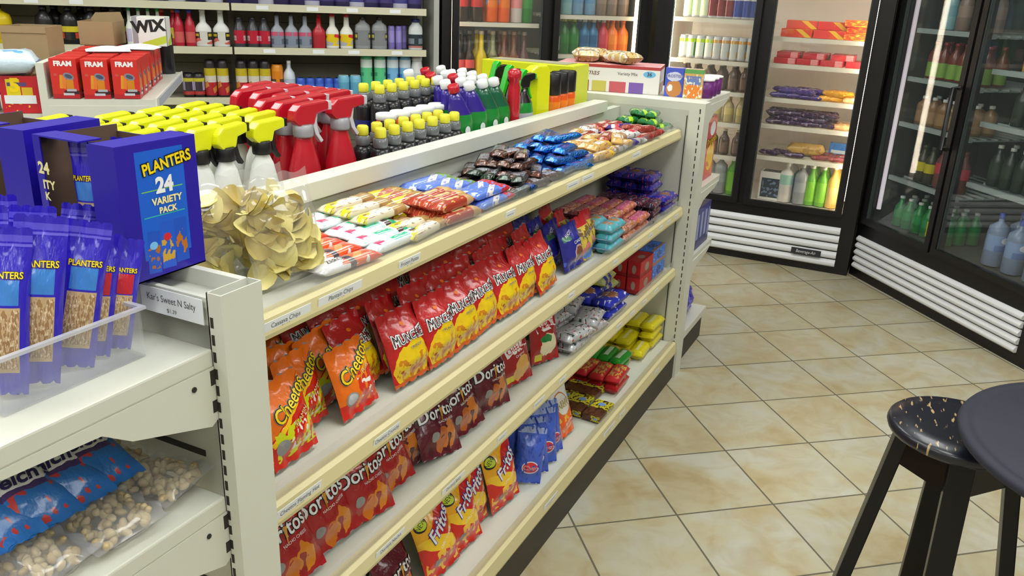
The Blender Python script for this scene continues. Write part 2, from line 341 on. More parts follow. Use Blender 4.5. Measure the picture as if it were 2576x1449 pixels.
tk=MB().box(0,.115,-.001,0,-.018,.018,PAPER); write(tk,lambda x,z:-.001,"Kar's Sweet N Salty",.057,.004,.0105,[(0,INK)],eps=.0003,wide=.8); write(tk,lambda x,z:-.001,'$1.39',.057,-.011,.006,[(0,INK)],eps=.0003)
obj('price_tag',tk.mesh('price_tag'),E,(.735-.7,.925-1.2,1.121),(0,0,R_(-90)))

# ---------------------------------------------------------------- far end cap
F=thing('end_cap_shelving','white end cap shelf unit facing the coolers at the far end','shelf',(3.4,1.1,0))
def fcp(name,mb,bevel=0): return obj(name,mb.mesh(name,bevel),F,(-3.4,-1.1,0))
for n,z in (('top_shelf',1.149),('shelf',.79),('shelf',.497)):
    s=fcp(n,MB().box(3.287,3.68,.80,1.5,z-.022,z,WHITE).box(3.68,3.685,.80,1.5,z-.03,z+.004,WHITE),0)
    obj('bracket',MB().prism([(3.287,z-.02),(3.287,z-.11),(3.32,z-.11),(3.42,z-.06),(3.6,z-.04),(3.66,z-.02)],.797,.8,WHITE).mesh('bracket'),s)
fcp('base_deck',MB().box(3.287,3.75,.80,1.5,.115,.145,WHITE).box(3.287,3.72,.81,1.49,0,.115,KICK))

# ---------------------------------------------------------------- stool and table
BLK=mat('black_lacquer',(13,12,15),.38,coat=.15,spec=.3)
def worn():
    m=mat('worn_black_wood',(22,24,36),.34,0,.25); nt=m.node_tree; N=nt.nodes.new; L=nt.links.new; b=nt.nodes['Principled BSDF']
    tc=N('ShaderNodeTexCoord'); mp=N('ShaderNodeMapping'); mp.inputs['Scale'].default_value=(16,62,1); mp.inputs['Rotation'].default_value=(0,0,.5); L(tc.outputs['Object'],mp.inputs['Vector'])
    n=N('ShaderNodeTexNoise'); n.inputs['Scale'].default_value=1.6; n.inputs['Detail'].default_value=3; L(mp.outputs[0],n.inputs['Vector'])
    r=N('ShaderNodeValToRGB'); L(n.outputs['Fac'],r.inputs[0]); e=r.color_ramp.elements; e[0].position=.62; e[0].color=lin((20,22,34)); e[1].position=.65; e[1].color=lin((176,148,104)); L(r.outputs[0],b.inputs['Base Color']); return m
st=thing('bar_stool','black wooden stool with a scuffed round seat, half under the round table','stool',(1.955,-.185,0),(0,0,R_(4)))
obj('seat',MB().lathe([(.0,.618),(.140,.618),(.150,.624),(.154,.634),(.152,.643),(.146,.649),(.10,.651),(.0,.651)],worn(),40).mesh('seat'),st)
for k in range(4):
    a=k*PI/2; d=Vector((math.cos(a),math.sin(a),0)); t=Vector((-d.y,d.x,0)); lg=MB()
    p0,p1=d*.112+Vector((0,0,.617)),d*.205; w,q=.026,.016
    i=lg.add([p+sx*w*t+sy*q*d for p in(p1,p0) for sx,sy in((-1,-1),(1,-1),(1,1),(-1,1))])
    for f in((3,2,1,0),(4,5,6,7),(0,1,5,4),(1,2,6,5),(2,3,7,6),(3,0,4,7)): lg.face([i+x for x in f],BLK)
    obj('leg',lg.mesh('leg',.003),st)
for k in range(4):
    a=k*PI/2; A=Vector((math.cos(a),math.sin(a),0))*.112; B=Vector((math.cos(a+PI/2),math.sin(a+PI/2),0))*.112; d=(B-A).normalized(); n=Vector((d.y,-d.x,0))*.008; ap=MB()
    A2,B2=A*1.12,B*1.12
    i=ap.add([p+o for z,(P,Q) in((.535,(A2,B2)),(.617,(A,B))) for p in(P+Vector((0,0,z)),Q+Vector((0,0,z))) for o in(-n,n)])
    for f in((0,1,3,2),(4,6,7,5),(0,4,5,1),(2,3,7,6),(1,5,7,3),(0,2,6,4)): ap.face([i+x for x in f],BLK)
    obj('apron',ap.mesh('apron'),st)
tb=thing('round_table','round dark grey cafe table with a raised rim, in front of the stool','table',(1.80,-.50,0))
TT=mat('table_top_grey',(48,49,62),.6,spec=.3,noise_=.12)
obj('tabletop',MB().lathe([(0,.715),(.325,.715),(.338,.722),(.341,.732),(.336,.740),(.318,.7415),(.313,.7385),(.308,.7415),(0,.7415)],TT,72).mesh('tabletop'),tb)
obj('pedestal',MB().lathe([(.13,0),(.13,.012),(.06,.04),(.035,.07),(.032,.68),(.1,.70),(.12,.715)],BLK,28).mesh('pedestal'),tb)

# ---------------------------------------------------------------- coolers
FRA=((5.08,1.6),R_(-45)); FRB=((5.1,0),R_(-90)); FRC=((5.15,.27),math.atan2(-.636,-.772))
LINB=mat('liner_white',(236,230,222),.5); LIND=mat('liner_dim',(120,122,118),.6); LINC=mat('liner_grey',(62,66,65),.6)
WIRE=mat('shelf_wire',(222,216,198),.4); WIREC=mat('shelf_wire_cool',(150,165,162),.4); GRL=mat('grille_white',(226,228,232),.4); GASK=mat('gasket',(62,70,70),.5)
CHR=mat('chrome',(190,190,192),.2,1)
def cooler(label,fr,x0,x1,doors,zb,liner,wire,levels,lampe,grille=None,H=2.02,badge=None,handles=()):
    """front face on local y=0, room side -y"""
    c=thing('glass_door_cooler',label,'cooler',(fr[0][0],fr[0][1],0),(0,0,fr[1]))
    D=.72; zt=1.86
    cs=MB().box(x0,x0+.04,0.02,D,.02,H,BLACK,{'right':liner}).box(x1-.04,x1,0.02,D,.02,H,BLACK,{'left':liner}).box(x0+.04,x1-.04,D-.04,D,.02,H,BLACK,{'front':liner})
    cs.box(x0+.04,x1-.04,.05,D-.04,zb-.08,zb-.03,BLACK,{'top':liner}).box(x0+.04,x1-.04,.05,D-.04,zt+.03,H,BLACK,{'bottom':liner})
    obj('case',cs.mesh('case'),c)
    fm=MB().box(x0,x1,-.005,.05,zt,H,BLACK).box(x0,doors[0][0]-.035,-.005,.05,.30,zt,BLACK).box(doors[-1][1]+.035,x1,-.005,.05,.30,zt,BLACK).box(doors[0][0]-.035,doors[-1][1]+.035,-.004,.05,.30,zb-.035,BLACK)
    fm.box(doors[0][1]+.03,doors[1][0]-.03,0,.05,zb-.035,zt,BLACK); obj('frame',fm.mesh('frame'),c)
    for i,(a,b) in enumerate(doors):
        d=MB().box(a-.034,a,-.03,-.006,zb-.034,zt,BLACK).box(b,b+.034,-.03,-.006,zb-.034,zt,BLACK).box(a,b,-.03,-.006,zb-.034,zb,BLACK).box(a,b,-.03,-.006,zt-.06,zt,BLACK)
        d.box(a,a+.006,-.022,-.004,zb,zt-.06,GASK).box(b-.006,b,-.022,-.004,zb,zt-.06,GASK)
        do=obj('door',d.mesh('door'),c); obj('pane',MB().box(a+.006,b-.006,-.016,-.013,zb,zt-.06,GLASS).mesh('pane'),do)
        if i in handles:
            hx=b+.012 if i==0 else a-.012; h=MB().tube([(hx,-.03,.86),(hx,-.065,.86),(hx,-.065,1.16),(hx,-.03,1.16)],.011,BLACK,8); obj('handle',h.mesh('handle'),do)
        for z in levels[i]:
            sm=MB().box(a-.02,b+.02,.085,.105,z-.02,z+.004,wire)
            if z==levels[i][-1] or True:
                for k in range(9): yy=.12+k*.066; sm.box(a-.02,b+.02,yy,yy+.008,z-.012,z-.002,wire)
                for k in range(3): xx=a+(b-a)*k/2-.004; sm.box(xx,xx+.008,.1,.66,z-.018,z-.01,wire)
            obj('shelf',sm.mesh('shelf'),c)
    lm=mat('cooler_tube_%g'%lampe[1],lampe[0],.5,emit=lampe[1])
    for xx in lampe[2]: obj('lamp_tube',MB().tube([(xx,.062,zb+.05),(xx,.062,zt-.08)],lampe[3] if len(lampe)>3 else .012,lm,10).mesh('lamp_tube'),c)
    if grille:
        gx0,gx1,gz0,gz1=grille; g=MB().box(x0,x1,.0,.06,.0,.31,BLACK); n=5; p=(gz1-gz0)/n
        for k in range(n):
            z=gz0+k*p; g.prism([(-.014,z+.006),(-.020,z+.014),(-.020,z+p*.55),(-.006,z+p*.93),(.0,z+p*.93),(0,z+.006)],gx0,gx1,GRL,'x')
        go=obj('grille',g.mesh('grille'),c)
        if badge:
            bx,bw=badge[:2]; b=MB().box(bx,bx+bw,-.026,-.02,gz0+p+.004,gz0+2*p-.008,mat('badge_dark',(52,54,60),.4)); 
            if badge[2:]: write(b,lambda x,z:-.026,'Beverage-Air',bx+bw/2,gz0+1.5*p-.002,.020,[(0,GRL)],eps=.0006,shear=.2,wide=.8); obj('badge',b.mesh('badge'),go)
    else: obj('kick',MB().box(x0,x1,0,.05,0,.30,BLACK).mesh('kick'),c)
    return c
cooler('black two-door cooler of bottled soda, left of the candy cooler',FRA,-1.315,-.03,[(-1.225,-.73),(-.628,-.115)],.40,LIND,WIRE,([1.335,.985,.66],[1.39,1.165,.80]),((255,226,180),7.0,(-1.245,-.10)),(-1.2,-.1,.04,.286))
cooler('black two-door cooler with canned drinks and boxed candy, brightly lit, facing the aisle',FRB,-1.60,-.29,[(-1.50,-1.013),(-.908,-.408)],.383,LINB,WIRE,([1.402,1.163,.985,.80,.60],[1.322,1.172,.976,.82,.63]),((255,240,214),19.0,(-1.53,-.38),.019),(-1.50,-.365,.04,.286),badge=(-.62,.17,1))
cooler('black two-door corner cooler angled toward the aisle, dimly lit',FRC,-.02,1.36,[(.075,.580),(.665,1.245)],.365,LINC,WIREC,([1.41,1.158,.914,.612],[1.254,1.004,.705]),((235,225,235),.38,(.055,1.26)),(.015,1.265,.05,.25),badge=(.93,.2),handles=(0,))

# ---------------------------------------------------------------- wall shelving of car-care bottles
WS=thing('wall_shelving','grey wall shelving of car-care bottles left of the soda cooler','shelf',(5.08,1.6,0),(0,0,R_(-45)))
wb=MB().box(-4.0,-1.335,.30,.33,0,2.3,GREYP); 
for k in range(18): wb.box(-4.0,-1.40,.2985,.30,.2+k*.11,.202+k*.11,DARK)
obj('back_panel',wb.mesh('back_panel'),WS)
for x in (-4.0,-2.44,-1.395): obj('upright',MB().box(x,x+.03,.27,.298,0,2.3,GREYP).mesh('upright'),WS)
obj('side_panel',MB().box(-1.36,-1.33,.0,.43,0,2.3,mat('side_panel_grey',(168,170,164),.5)).mesh('side_panel'),WS)
CREAM=mat('shelf_lip_cream',(206,203,178),.45)
for x0,x1 in ((-3.98,-2.43),(-2.42,-1.402)):
    for z in (1.40,1.183,.925,.62,.3):
        s=obj('shelf',MB().box(x0,x1,.012,.296,z-.02,z-.002,mat('shelf_grey',(150,146,128),.6)).box(x0,x1,0,.012,z-.032,z+.004,CREAM).mesh('shelf'),WS)
        for k in range(4):
            if z in (1.40,1.183): obj('price_tag',MB().box(0,.06,-.001,0,-.01,.01,PAPER).mesh('price_tag'),s,(x0+.12+k*.23+rnd.random()*.06,0,z-.014))

# ---------------------------------------------------------------- kinds of packaging
FOIL=mat('foil_back',(176,178,182),.35,.6); YL=mat('ink_yellow',(246,214,20),.4); OUT=mat('ink_black',(20,18,20),.5); WL=mat('ink_white',(238,238,242),.4); RDI=mat('ink_red',(200,20,26),.4)
GRI=mat('ink_grey',(150,150,152),.4); BLI=mat('ink_blue',(24,40,150),.4); ORI=mat('ink_orange',(240,120,20),.4); GNI=mat('ink_lime',(196,214,20),.4); CRM=mat('ink_cream',(240,228,160),.4); SKY=mat('ink_sky',(70,150,226),.4); BRI=mat('ink_brown',(120,60,20),.5); GLD=mat('ink_gold',(214,150,40),.4)
def bagsurf(w,h,t,seed=0,pw=2.6):
    """front surface of a filled pillow bag: y as a function of x,z (z from 0)"""
    def f(x,z,side=-1):
        u=min(1,max(-1,2*x/w)); v=min(1,max(0,z/h)); a=max(0,1-abs(u)**pw)**.7
        sv=min(1,max(0,(v-.06)/.26)); sv=sv*sv*(3-2*sv); tv=min(1,max(0,(.94-v)/.34)); tv=tv*tv*(3-2*tv)
        n=noise.noise(Vector((x*28+seed*3.1,z*22,seed*1.7)))*.20+noise.noise(Vector((x*60+z*45,z*30-x*40+seed,seed*2.3+4)))*.10-.12*abs(noise.noise(Vector((x*40-z*25,z*38+x*22,seed*5.1))))
        k=a*sv*tv; return side*(t/2*k*(1+n)+.0006)+ .0016*(1-min(1,k*4))*math.sin(u*9+seed*2)*side*(1 if side<0 else -1)
    return f
def bag(name,w,h,t,front,back,texts=(),blots=(),seed=0,cat='bag',extra=()):
    sf=bagsurf(w,h,t,seed); mb=MB()
    def pos(side):
        def g(u,v):
            z=v*h; pinch=1-.035*math.sin(PI*v)**2+.012*noise.noise(Vector((v*5,seed,side))); x=(u-.5)*w
            zz=z+(.0016*(1 if int(u*40)%2 else -1) if v in(0,1) else 0)
            return (x*pinch,sf(x,z,side),zz)
        return g
    mb.grid(pos(-1),24,28,front); mb.grid(pos(1),16,20,back,flip=True)
    parts=[]
    if texts or blots:
        fs=lambda x,z: sf(x,z,-1)
        for b in blots: lg_=MB(); blot(lg_,fs,*b[:4],b[4],**(b[5] if len(b)>5 else {})); parts.append(('emblem',lg_.mesh('emblem')))
        for i,tx in enumerate(texts): lg_=MB(); write(lg_,fs,*tx[:5],**(tx[5] if len(tx)>5 else {})); n_='lettering' if i else 'logo'; parts.append((n_,lg_.mesh(n_)))
    return Kind(name,cat,mb.mesh(name),parts+list(extra))
CO=(238,112,8)
A_ch=art('print_hot_cheese',CO,[('r',.5,.02,.5,.10,0,(206,32,20)),('r',.62,.5,.7,.17,30,(206,28,18),.06),('r',.56,.6,.6,.035,30,(250,196,20),.06),('n',6,.5,(206,214,16),.55,.27,.45,.19),('n',9,.6,(235,235,230),.6,.3,.4,.16),('n',8,.58,(200,40,20),.5,.2,.5,.1)],wrinkle=.3)
A_cp=art('print_cheese_puff',CO,[('r',.5,.05,.5,.17,0,(208,30,22),.04),('e',.75,.36,.34,.26,0,(212,44,26),.12),('n',7,.56,(240,130,30),.68,.3,.32,.22),('n',9,.62,(240,236,230),.7,.34,.28,.18),('r',.72,.60,.16,.035,25,(246,190,40))],wrinkle=.3)
A_mu=art('print_snack_mix',(190,24,30),[('e',.5,.24,.47,.32,0,(232,196,16),.1),('n',6,.52,(206,130,18),.5,.20,.40,.16),('n',10,.60,(168,74,12),.5,.14,.42,.13),('r',.5,.0,.5,.05,0,(200,90,40))],wrinkle=.35)
A_dr=art('print_nacho_red',(168,26,30),[('e',.72,.2,.16,.17,20,(214,130,26),.12),('e',.5,.14,.12,.14,-10,(206,112,22),.1),('n',5,.6,(150,18,24),.5,.5,.5,.5)],wrinkle=.4)
A_dp=art('print_nacho_maroon',(98,18,38),[('e',.68,.24,.17,.2,10,(206,116,34),.14),('e',.48,.2,.12,.15,-15,(190,96,30),.12),('n',5,.6,(78,12,30),.5,.5,.5,.5)],wrinkle=.45)
A_fr=art('print_corn_chip',(240,176,20),[('r',.5,.2,.5,.27,0,(206,36,24),.06),('r',.6,.62,.5,.16,30,(206,30,28),.03),('e',.5,.42,.5,.10,-14,(244,200,40),.02),('n',6,.54,(236,186,60),.5,.18,.46,.17),('r',.5,.0,.5,.04,0,(190,30,24))],wrinkle=.3)
A_cz=art('print_cracker_red',(164,20,28),[('e',.6,.25,.26,.2,20,(222,170,90),.12),('r',.25,.12,.14,.06,0,(226,206,40))],wrinkle=.35)
A_sw=art('print_cracker_white',(164,20,28),[('e',.55,.3,.3,.2,0,(236,226,190),.12),('e',.45,.42,.2,.07,0,(30,130,60),.08),('r',.25,.1,.12,.06,0,(220,206,40))],wrinkle=.35)
A_bl=art('print_cookie_blue',(36,38,140),[('e',.62,.3,.26,.2,0,(190,160,170),.03),('e',.62,.3,.2,.15,0,(120,74,44),.1),('n',7,.62,(70,90,210),.4,.15,.4,.15),('r',.24,.72,.16,.05,0,(60,120,90),.05)],wrinkle=.4)
A_ry=art('print_cookie_redyellow',(206,180,70),[('r',.5,.9,.5,.13,0,(190,24,36)),('n',5,.55,(120,90,40),.5,.5,.4,.25),('e',.35,.2,.3,.16,30,(206,120,120),.08),('e',.65,.12,.3,.12,0,(70,130,210),.08),('r',.06,.5,.07,.6,0,(196,24,36))],wrinkle=.3)
A_bb=art('print_snack_blue',(58,92,200),[('e',.55,.3,.3,.12,0,(226,226,236)),('e',.55,.3,.27,.1,0,(214,40,50)),('r',.5,.97,.5,.07,0,(150,165,215)),('n',6,.58,(40,70,176))],wrinkle=.5)
A_aw=art('print_gummy_orange',(238,92,28),[('r',.5,.9,.6,.3,0,(226,228,232),.02),('e',.5,.68,.33,.24,0,(206,120,40)),('e',.5,.68,.30,.21,0,(232,228,220)),('n',7,.58,(246,180,30),.5,.3,.5,.2)],wrinkle=.25)
K={}
RECT=[(-.043,-.015),(-.014,-.016),(.014,-.016),(.043,-.015),(.043,.015),(.014,.016),(-.014,.016),(-.043,.015)]
def two(key,fn): K[key]=[fn(1),fn(2)]
def lg(*a,**k): return a+(k,)
w,h=.112,.15
BK2=[(.075,GRI),(.05,OUT),(.012,YL)]
two('hot',lambda s:bag('cheese_puff_bag',w,h,.042,A_ch,FOIL,[lg('Cheetos',.012,.105,.022,BK2,rot=24,shear=.15,pinch=.25),lg('FLAMIN',.02,.071,.009,[(.02,RDI),(.0,CRM)],rot=30)],[(-.033,.036,.014,.014,GRI)],s))
two('puff',lambda s:bag('cheese_puff_bag',w,h*.93,.04,A_cp,FOIL,[lg('Cheetos',.008,.098,.024,BK2,rot=24,shear=.15,pinch=.25),lg('Puffs',.022,.080,.010,[(.02,ORI),(.0,CRM)],rot=24)],[(-.03,.036,.014,.014,GRI),(-.03,.036,.011,.011,mat('badge_silver',(196,200,206),.4),{'eps':.0012})],s))
two('mun',lambda s:bag('snack_mix_bag',w*1.08,h*1.04,.055,A_mu,FOIL,[lg('MUNCHIES',0,.096,.0165,[(.11,OUT),(.085,WL),(.0,OUT)],rot=0,wide=.86,pinch=.55,shear=.1),lg('CRUNCHY',.008,.073,.006,[(.15,YL),(.0,BLI)],rot=0)],[(0,.125,.006,.004,ORI)],s))
DB=[(.06,OUT),(.015,WL)]
for key,A in(('dred',A_dr),('dpur',A_dp)):
    two(key,lambda s,A=A:bag('tortilla_chip_bag',.15,.178,.055,A,FOIL,[lg('Doritos',-.004,.100,.030,DB,rot=6,shear=.1),lg('NACHO CHEESE',.02,.078,.006,[(0,WL)],rot=6)],[(.004,.093,.004,.018,GLD,{'rot':-12,'eps':.003,'pts':[(-.004,.016),(.004,.016),(0,-.02)]}),(-.03,.045,.011,.011,GRI)],s))
two('fri',lambda s:bag('corn_chip_bag',.135,.195,.055,A_fr,FOIL,[lg('Fritos',.012,.126,.032,[(.06,BLI),(.02,WL)],rot=28,shear=.25),lg('CHILI CHEESE',.014,.086,.0075,[(0,WL)],rot=28),lg('NEW',-.042,.150,.012,[(.0,OUT)],rot=24)],[(-.042,.150,.021,.016,OUT,{'rot':24,'eps':.0003}),(-.042,.150,.017,.0125,GNI),(-.028,.04,.010,.010,GRI)],s))
two('chz',lambda s:bag('cheese_cracker_bag',.125,.17,.042,A_cz,FOIL,[lg('CHEEZ-IT',0,.108,.018,[(.0,RDI)],rot=12,wide=.72,eps=.0016),lg('Original',.008,.084,.008,[(0,WL)],rot=12)],[(0,.108,.045,.02,WL,{'rot':12,'pts':RECT})],s))
two('chw',lambda s:bag('cheese_cracker_bag',.125,.17,.042,A_sw,FOIL,[lg('CHEEZ-IT',0,.112,.018,[(.0,RDI)],rot=8,wide=.72,eps=.0016)],[(0,.112,.045,.02,WL,{'rot':8,'pts':RECT})],s))
two('coo',lambda s:bag('cookie_bag',.115,.135,.045,A_bl,A_bl,[lg('AHOY!',-.012,.108,.010,[(0,WL)],rot=15),lg('CANDY',.016,.078,.010,[(0,WL)],rot=0,bend=1.2)],[],s))
two('ryb',lambda s:bag('cookie_bag',.1,.14,.045,A_ry,A_ry,[lg('Nutter',0,.085,.015,[(.03,YL),(0,BLI)],rot=20)],[],s))
two('bsn',lambda s:bag('snack_cake_bag',.085,.17,.035,A_bb,A_bb,[lg('Chex',.004,.05,.014,[(.03,WL),(0,RDI)],rot=0)],[],s))
K['aw']=[bag('gummy_candy_bag',.115,.165,.035,A_aw,FOIL,[lg('A&W',0,.112,.02,[(.04,BRI),(0,CRM)],rot=0),lg('gummies',.01,.05,.010,[(0,WL)],rot=8)],[],1)]
def stand(key,i,label,x,y,z,lean=18,tilt=0,yaw=0,group=None,sc=1):
    k=K[key][i%len(K[key])]; return k.put(label,(x,y,z+.0025+.00012*lean),(R_(-lean),R_(tilt),R_(yaw)),group,sc)
def jit(a): return rnd.uniform(-a,a)
Z2,Z3,Z0=.745,.488,.168
# --- second shelf: cheese puffs
stand('hot',0,'orange and lime cheese puff bag, frontmost beside the white near upright',.982,.885,Z2,16,-3,0)
stand('hot',1,'orange and lime cheese puff bag just behind the frontmost one',1.075,.935,Z2,14,-2,3)
stand('puff',0,'orange and red cheese puff bag standing alone in front, nearest the red snack mix bags',1.18,.893,Z2,17,-3,0)
for i,(x,y,t,l) in enumerate([(.90,.93,8,'cheese puff bag at the left edge, touching the white near upright'),(.985,.975,-6,'cheese puff bag in the middle rank, left of centre'),(1.10,.985,5,'cheese puff bag in the middle rank, right of centre'),(1.20,.965,-12,'cheese puff bag half hidden behind the lone red bottomed bag'),(.92,1.03,-14,'cheese puff bag leaning left in the rear rank'),(1.02,1.045,10,'cheese puff bag in the centre of the rear rank'),(1.13,1.05,-8,'cheese puff bag at the right end of the rear rank')]):
    stand('hot' if i%2 else 'puff',i,'orange '+l,x,y,Z2+.002,12+jit(5),t,jit(9),'cheese puff bags on the second shelf')
gm='snack mix bags on the second shelf'
for i in range(7):
    stand('mun',i,f'red and yellow snack mix bag, {ORD[i]} from the near end of the front row',1.345+.113*i,.878+jit(.006),Z2,20+jit(4),-2+jit(4),jit(5),gm)
for r in range(1,4):
    for i in range(8):
        stand('mun',i+r,f'red snack mix bag, {ORD[i]} from the near end, {("second","third","rear")[r-1]} row',1.26+.112*i+jit(.018)-.01*r,.882+.05*r+jit(.005),Z2+.010*r,22+jit(5),jit(9),jit(8),gm,.98)
for i,(x,y) in enumerate([(2.235,.885),(2.225,.94),(2.24,.985),(2.22,1.03),(2.13,1.05)]):
    stand('coo',i,'dark blue cookie bag '+('at the front beside the red and yellow bags','second back in its stack','third back in its stack','fourth back in its stack','at the rear, behind the red snack mix bags')[i],x,y,Z2,16+jit(4),jit(5),jit(6),'dark blue cookie bags')
for i,(x,y,t) in enumerate([(2.325,.885,-4),(2.395,.90,6),(2.34,.96,4),(2.40,1.03,-8)]):
    stand('ryb',i,'red and yellow cookie bag, '+('front left, touching the dark blue bag','front right, beside the turquoise packs','in the second rank','at the rear, plain red top showing')[i],x,y,Z2,15,t,jit(8),'red and yellow cookie bags')
# --- flat packs and bars
def pillow(name,L,w,t,A,cat='candy bar',twist=0,texts=(),seed=0,square=.38,ends=.14):
    """a wrapped bar along x, flat crimped ends; print in UV (u along the bar, v across the top)"""
    mb=MB(); N=14; n=12
    def prof(u):
        e=min(u,1-u)/ends; k=1 if e>=1 else max(.1,(1-(1-e)**2)**.5 if e>.35 else .12); return k
    rows=[]
    for a in range(N+1):
        u=a/N; u=.5-.5*math.cos(PI*u) if False else u; k=prof(u); x=(u-.5)*L; ring=[]
        for j in range(n):
            th=2*PI*j/n; c,s2=math.cos(th),math.sin(th); r=(abs(c)**(2/square*.5+1)+abs(s2)**(2/square*.5+1))**(-1/(2/square*.5+1))
            y=r*c*w/2*(1+.10*(1-k)); z=r*s2*t/2*k*(1+.12*noise.noise(Vector((u*9,j*.8,seed))))
            ring.append((x+(.0012 if j%2 else -.0012)*(a in(0,N)),y,z+t/2))
        rows.append(mb.add(ring))
    for a in range(N):
        for j in range(n):
            j2=(j+1)%n; v=lambda q:.5-.5*math.cos(2*PI*(q)/n) 
            mb.face([rows[a]+j,rows[a]+j2,rows[a+1]+j2,rows[a+1]+j],A,[(a/N,v(j)),(a/N,v(j+1)),((a+1)/N,v(j+1)),((a+1)/N,v(j))],True)
    mb.face([rows[0]+j for j in range(n)],A); mb.face([rows[-1]+j for j in reversed(range(n))],A)
    parts=[]
    if texts:
        lgm=MB()
        for tx in texts: write(lgm,lambda x,z:-t-.0004,*tx[:5],**(tx[5] if len(tx)>5 else {}))
        lgm.v=[(x,z,-y) for x,y,z in lgm.v]; lgm.f=[f for f in lgm.f]; parts=[('lettering',lgm.mesh('lettering'))]
    return Kind(name,cat,mb.mesh(name),parts)
OT=lambda s,m=OUT:[(s,0,0,.009,[(0,m)])]
B={}
B['orange']=pillow('candy_bar',.16,.04,.02,art('print_bar_orange',(232,232,236),[('r',.68,.5,.2,.5,20,(226,92,40)),('r',.7,.5,.07,.3,20,(214,150,90)),('r',.9,.5,.12,.6,0,(226,80,50)),('r',.5,.75,.05,.6,0,(70,60,70))]),texts=[('ZERO',-.03,0,.013,[(.0,OUT)])])
B['green']=pillow('candy_bar',.16,.034,.02,art('print_bar_green',(228,234,236),[('r',.52,.6,.16,.2,0,(30,176,130)),('r',.9,.5,.07,.6,0,(24,160,110)),('r',.8,.7,.06,.3,0,(70,50,54)),('r',.16,.5,.07,.25,0,(210,60,110)),('n',9,.62,(190,215,225))]))
B['brown']=pillow('candy_bar',.165,.036,.022,art('print_bar_tan',(216,206,182),[('r',.16,.5,.12,.5,25,(214,206,40)),('r',.8,.5,.14,.6,0,(178,140,84)),('r',.45,.6,.16,.2,0,(226,222,206)),('n',7,.6,(150,120,80))]))
B['yellow']=pillow('candy_bar',.16,.036,.022,art('print_bar_yellow_red',(178,66,48),[('r',.35,.55,.16,.4,30,(228,204,30)),('r',.85,.5,.14,.6,0,(170,130,50)),('n',8,.6,(206,170,90))]))
B['red']=pillow('candy_bar',.15,.038,.026,art('print_bar_brick',(170,60,44),[('r',.86,.5,.1,.7,0,(200,164,110)),('n',9,.62,(214,170,90)),('r',.5,.5,.18,.14,0,(220,196,140))],.25,.5))
B['lblue']=pillow('candy_bar',.16,.042,.02,art('print_bar_blue_white',(96,128,214),[('r',.7,.5,.1,.6,30,(230,228,222)),('r',.88,.5,.1,.6,0,(120,160,60)),('n',8,.6,(130,150,225))],.22,.6))
B['lblued']=pillow('candy_bar',.16,.042,.02,art('print_bar_blue_red',(90,124,212),[('r',.66,.5,.08,.6,30,(234,226,216)),('r',.86,.5,.12,.7,0,(200,46,56)),('n',8,.6,(130,150,225))],.22,.6))
B['foilb']=pillow('foil_candy_bar',.115,.038,.022,art('print_foil_blue',(20,120,216),[('r',.45,.5,.2,.24,0,(140,110,190)),('n',6,.62,(60,180,246)),('n',9,.66,(10,60,150))],.14,.6,.92,.9))
B['foilk']=pillow('foil_candy_bar',.11,.036,.022,art('print_foil_brown',(84,48,36),[('r',.5,.5,.22,.34,0,(186,186,200)),('n',6,.62,(190,130,100)),('n',9,.66,(40,24,20))],.14,.6,.92,.9))
B['foilg']=pillow('foil_candy_bar',.11,.036,.022,art('print_foil_green',(30,52,40),[('r',.5,.5,.22,.34,0,(180,190,200)),('n',6,.64,(80,140,60)),('r',.85,.5,.1,.6,0,(40,90,190))],.14,.6,.9,.9))
B['tan']=pillow('candy_bar',.115,.04,.026,art('print_bar_caramel',(206,166,96),[('r',.5,.5,.2,.24,0,(226,222,214)),('r',.88,.5,.06,.7,0,(226,186,40)),('n',8,.62,(160,110,70))]))
B['white']=pillow('candy_bar',.115,.04,.024,art('print_bar_white',(222,218,216),[('r',.2,.5,.1,.5,0,(170,130,90)),('n',7,.58,(150,140,150)),('r',.75,.5,.1,.3,0,(206,60,70))]))
B['purple']=pillow('candy_bar',.115,.04,.026,art('print_bar_purple',(66,48,132),[('r',.3,.5,.14,.6,25,(220,80,90)),('r',.15,.5,.08,.6,25,(230,226,226)),('n',8,.6,(90,70,160))]))
B['brick']=pillow('candy_bar',.115,.038,.026,art('print_bar_russet',(150,58,50),[('n',8,.58,(186,110,90)),('r',.5,.5,.16,.2,0,(214,190,180))]))
B['leaf']=pillow('candy_bar',.115,.038,.026,art('print_bar_leaf',(40,110,60),[('r',.3,.5,.12,.5,20,(176,220,30)),('n',7,.6,(90,150,110)),('r',.9,.5,.08,.7,0,(70,50,46))]))
ZT=1.0485
def lane(key,adj,where,x,y0,y1,n,layers=1,dz=.02,slope=.0,jx=.006,jr=4,xs=None,grp=None):
    """bars lying along the shelf, stepping back from the lip; a second layer on top"""
    for l in range(layers):
        m=n-l
        for i in range(m):
            y=y0+(y1-y0)*(i+l*.5)/max(1,n-1); lab=f'{adj} candy bar, {ORD[i]} from the shelf lip, {where}'+('' if layers==1 else (', lower layer' if l==0 else ', on top'))
            B[key].put(lab,(x+jit(jx),y,ZT+l*dz+slope*(y-y0)),(R_(jit(3)),R_(jit(2)),R_(jit(jr))),f'{adj} candy bars {where}')
lane('orange','white and orange','nearest the chip bags',1.155,.903,1.03,4,1,.02,.1)
lane('green','white and green','behind the orange ones',1.318,.905,1.08,6,1,.02,.14)
lane('green','white and green','upper row near the clear bags',1.22,1.03,1.09,2,1,.02,.1)
lane('brown','tan and yellow','above the green ones',1.385,.97,1.09,4,2,.022,.14)
lane('yellow','yellow and brick red','at the spine',1.50,1.00,1.09,4,2,.022,.1)
lane('brown','tan and yellow','beside the brick red ones',1.42,.90,.94,2,1,.02,.05)
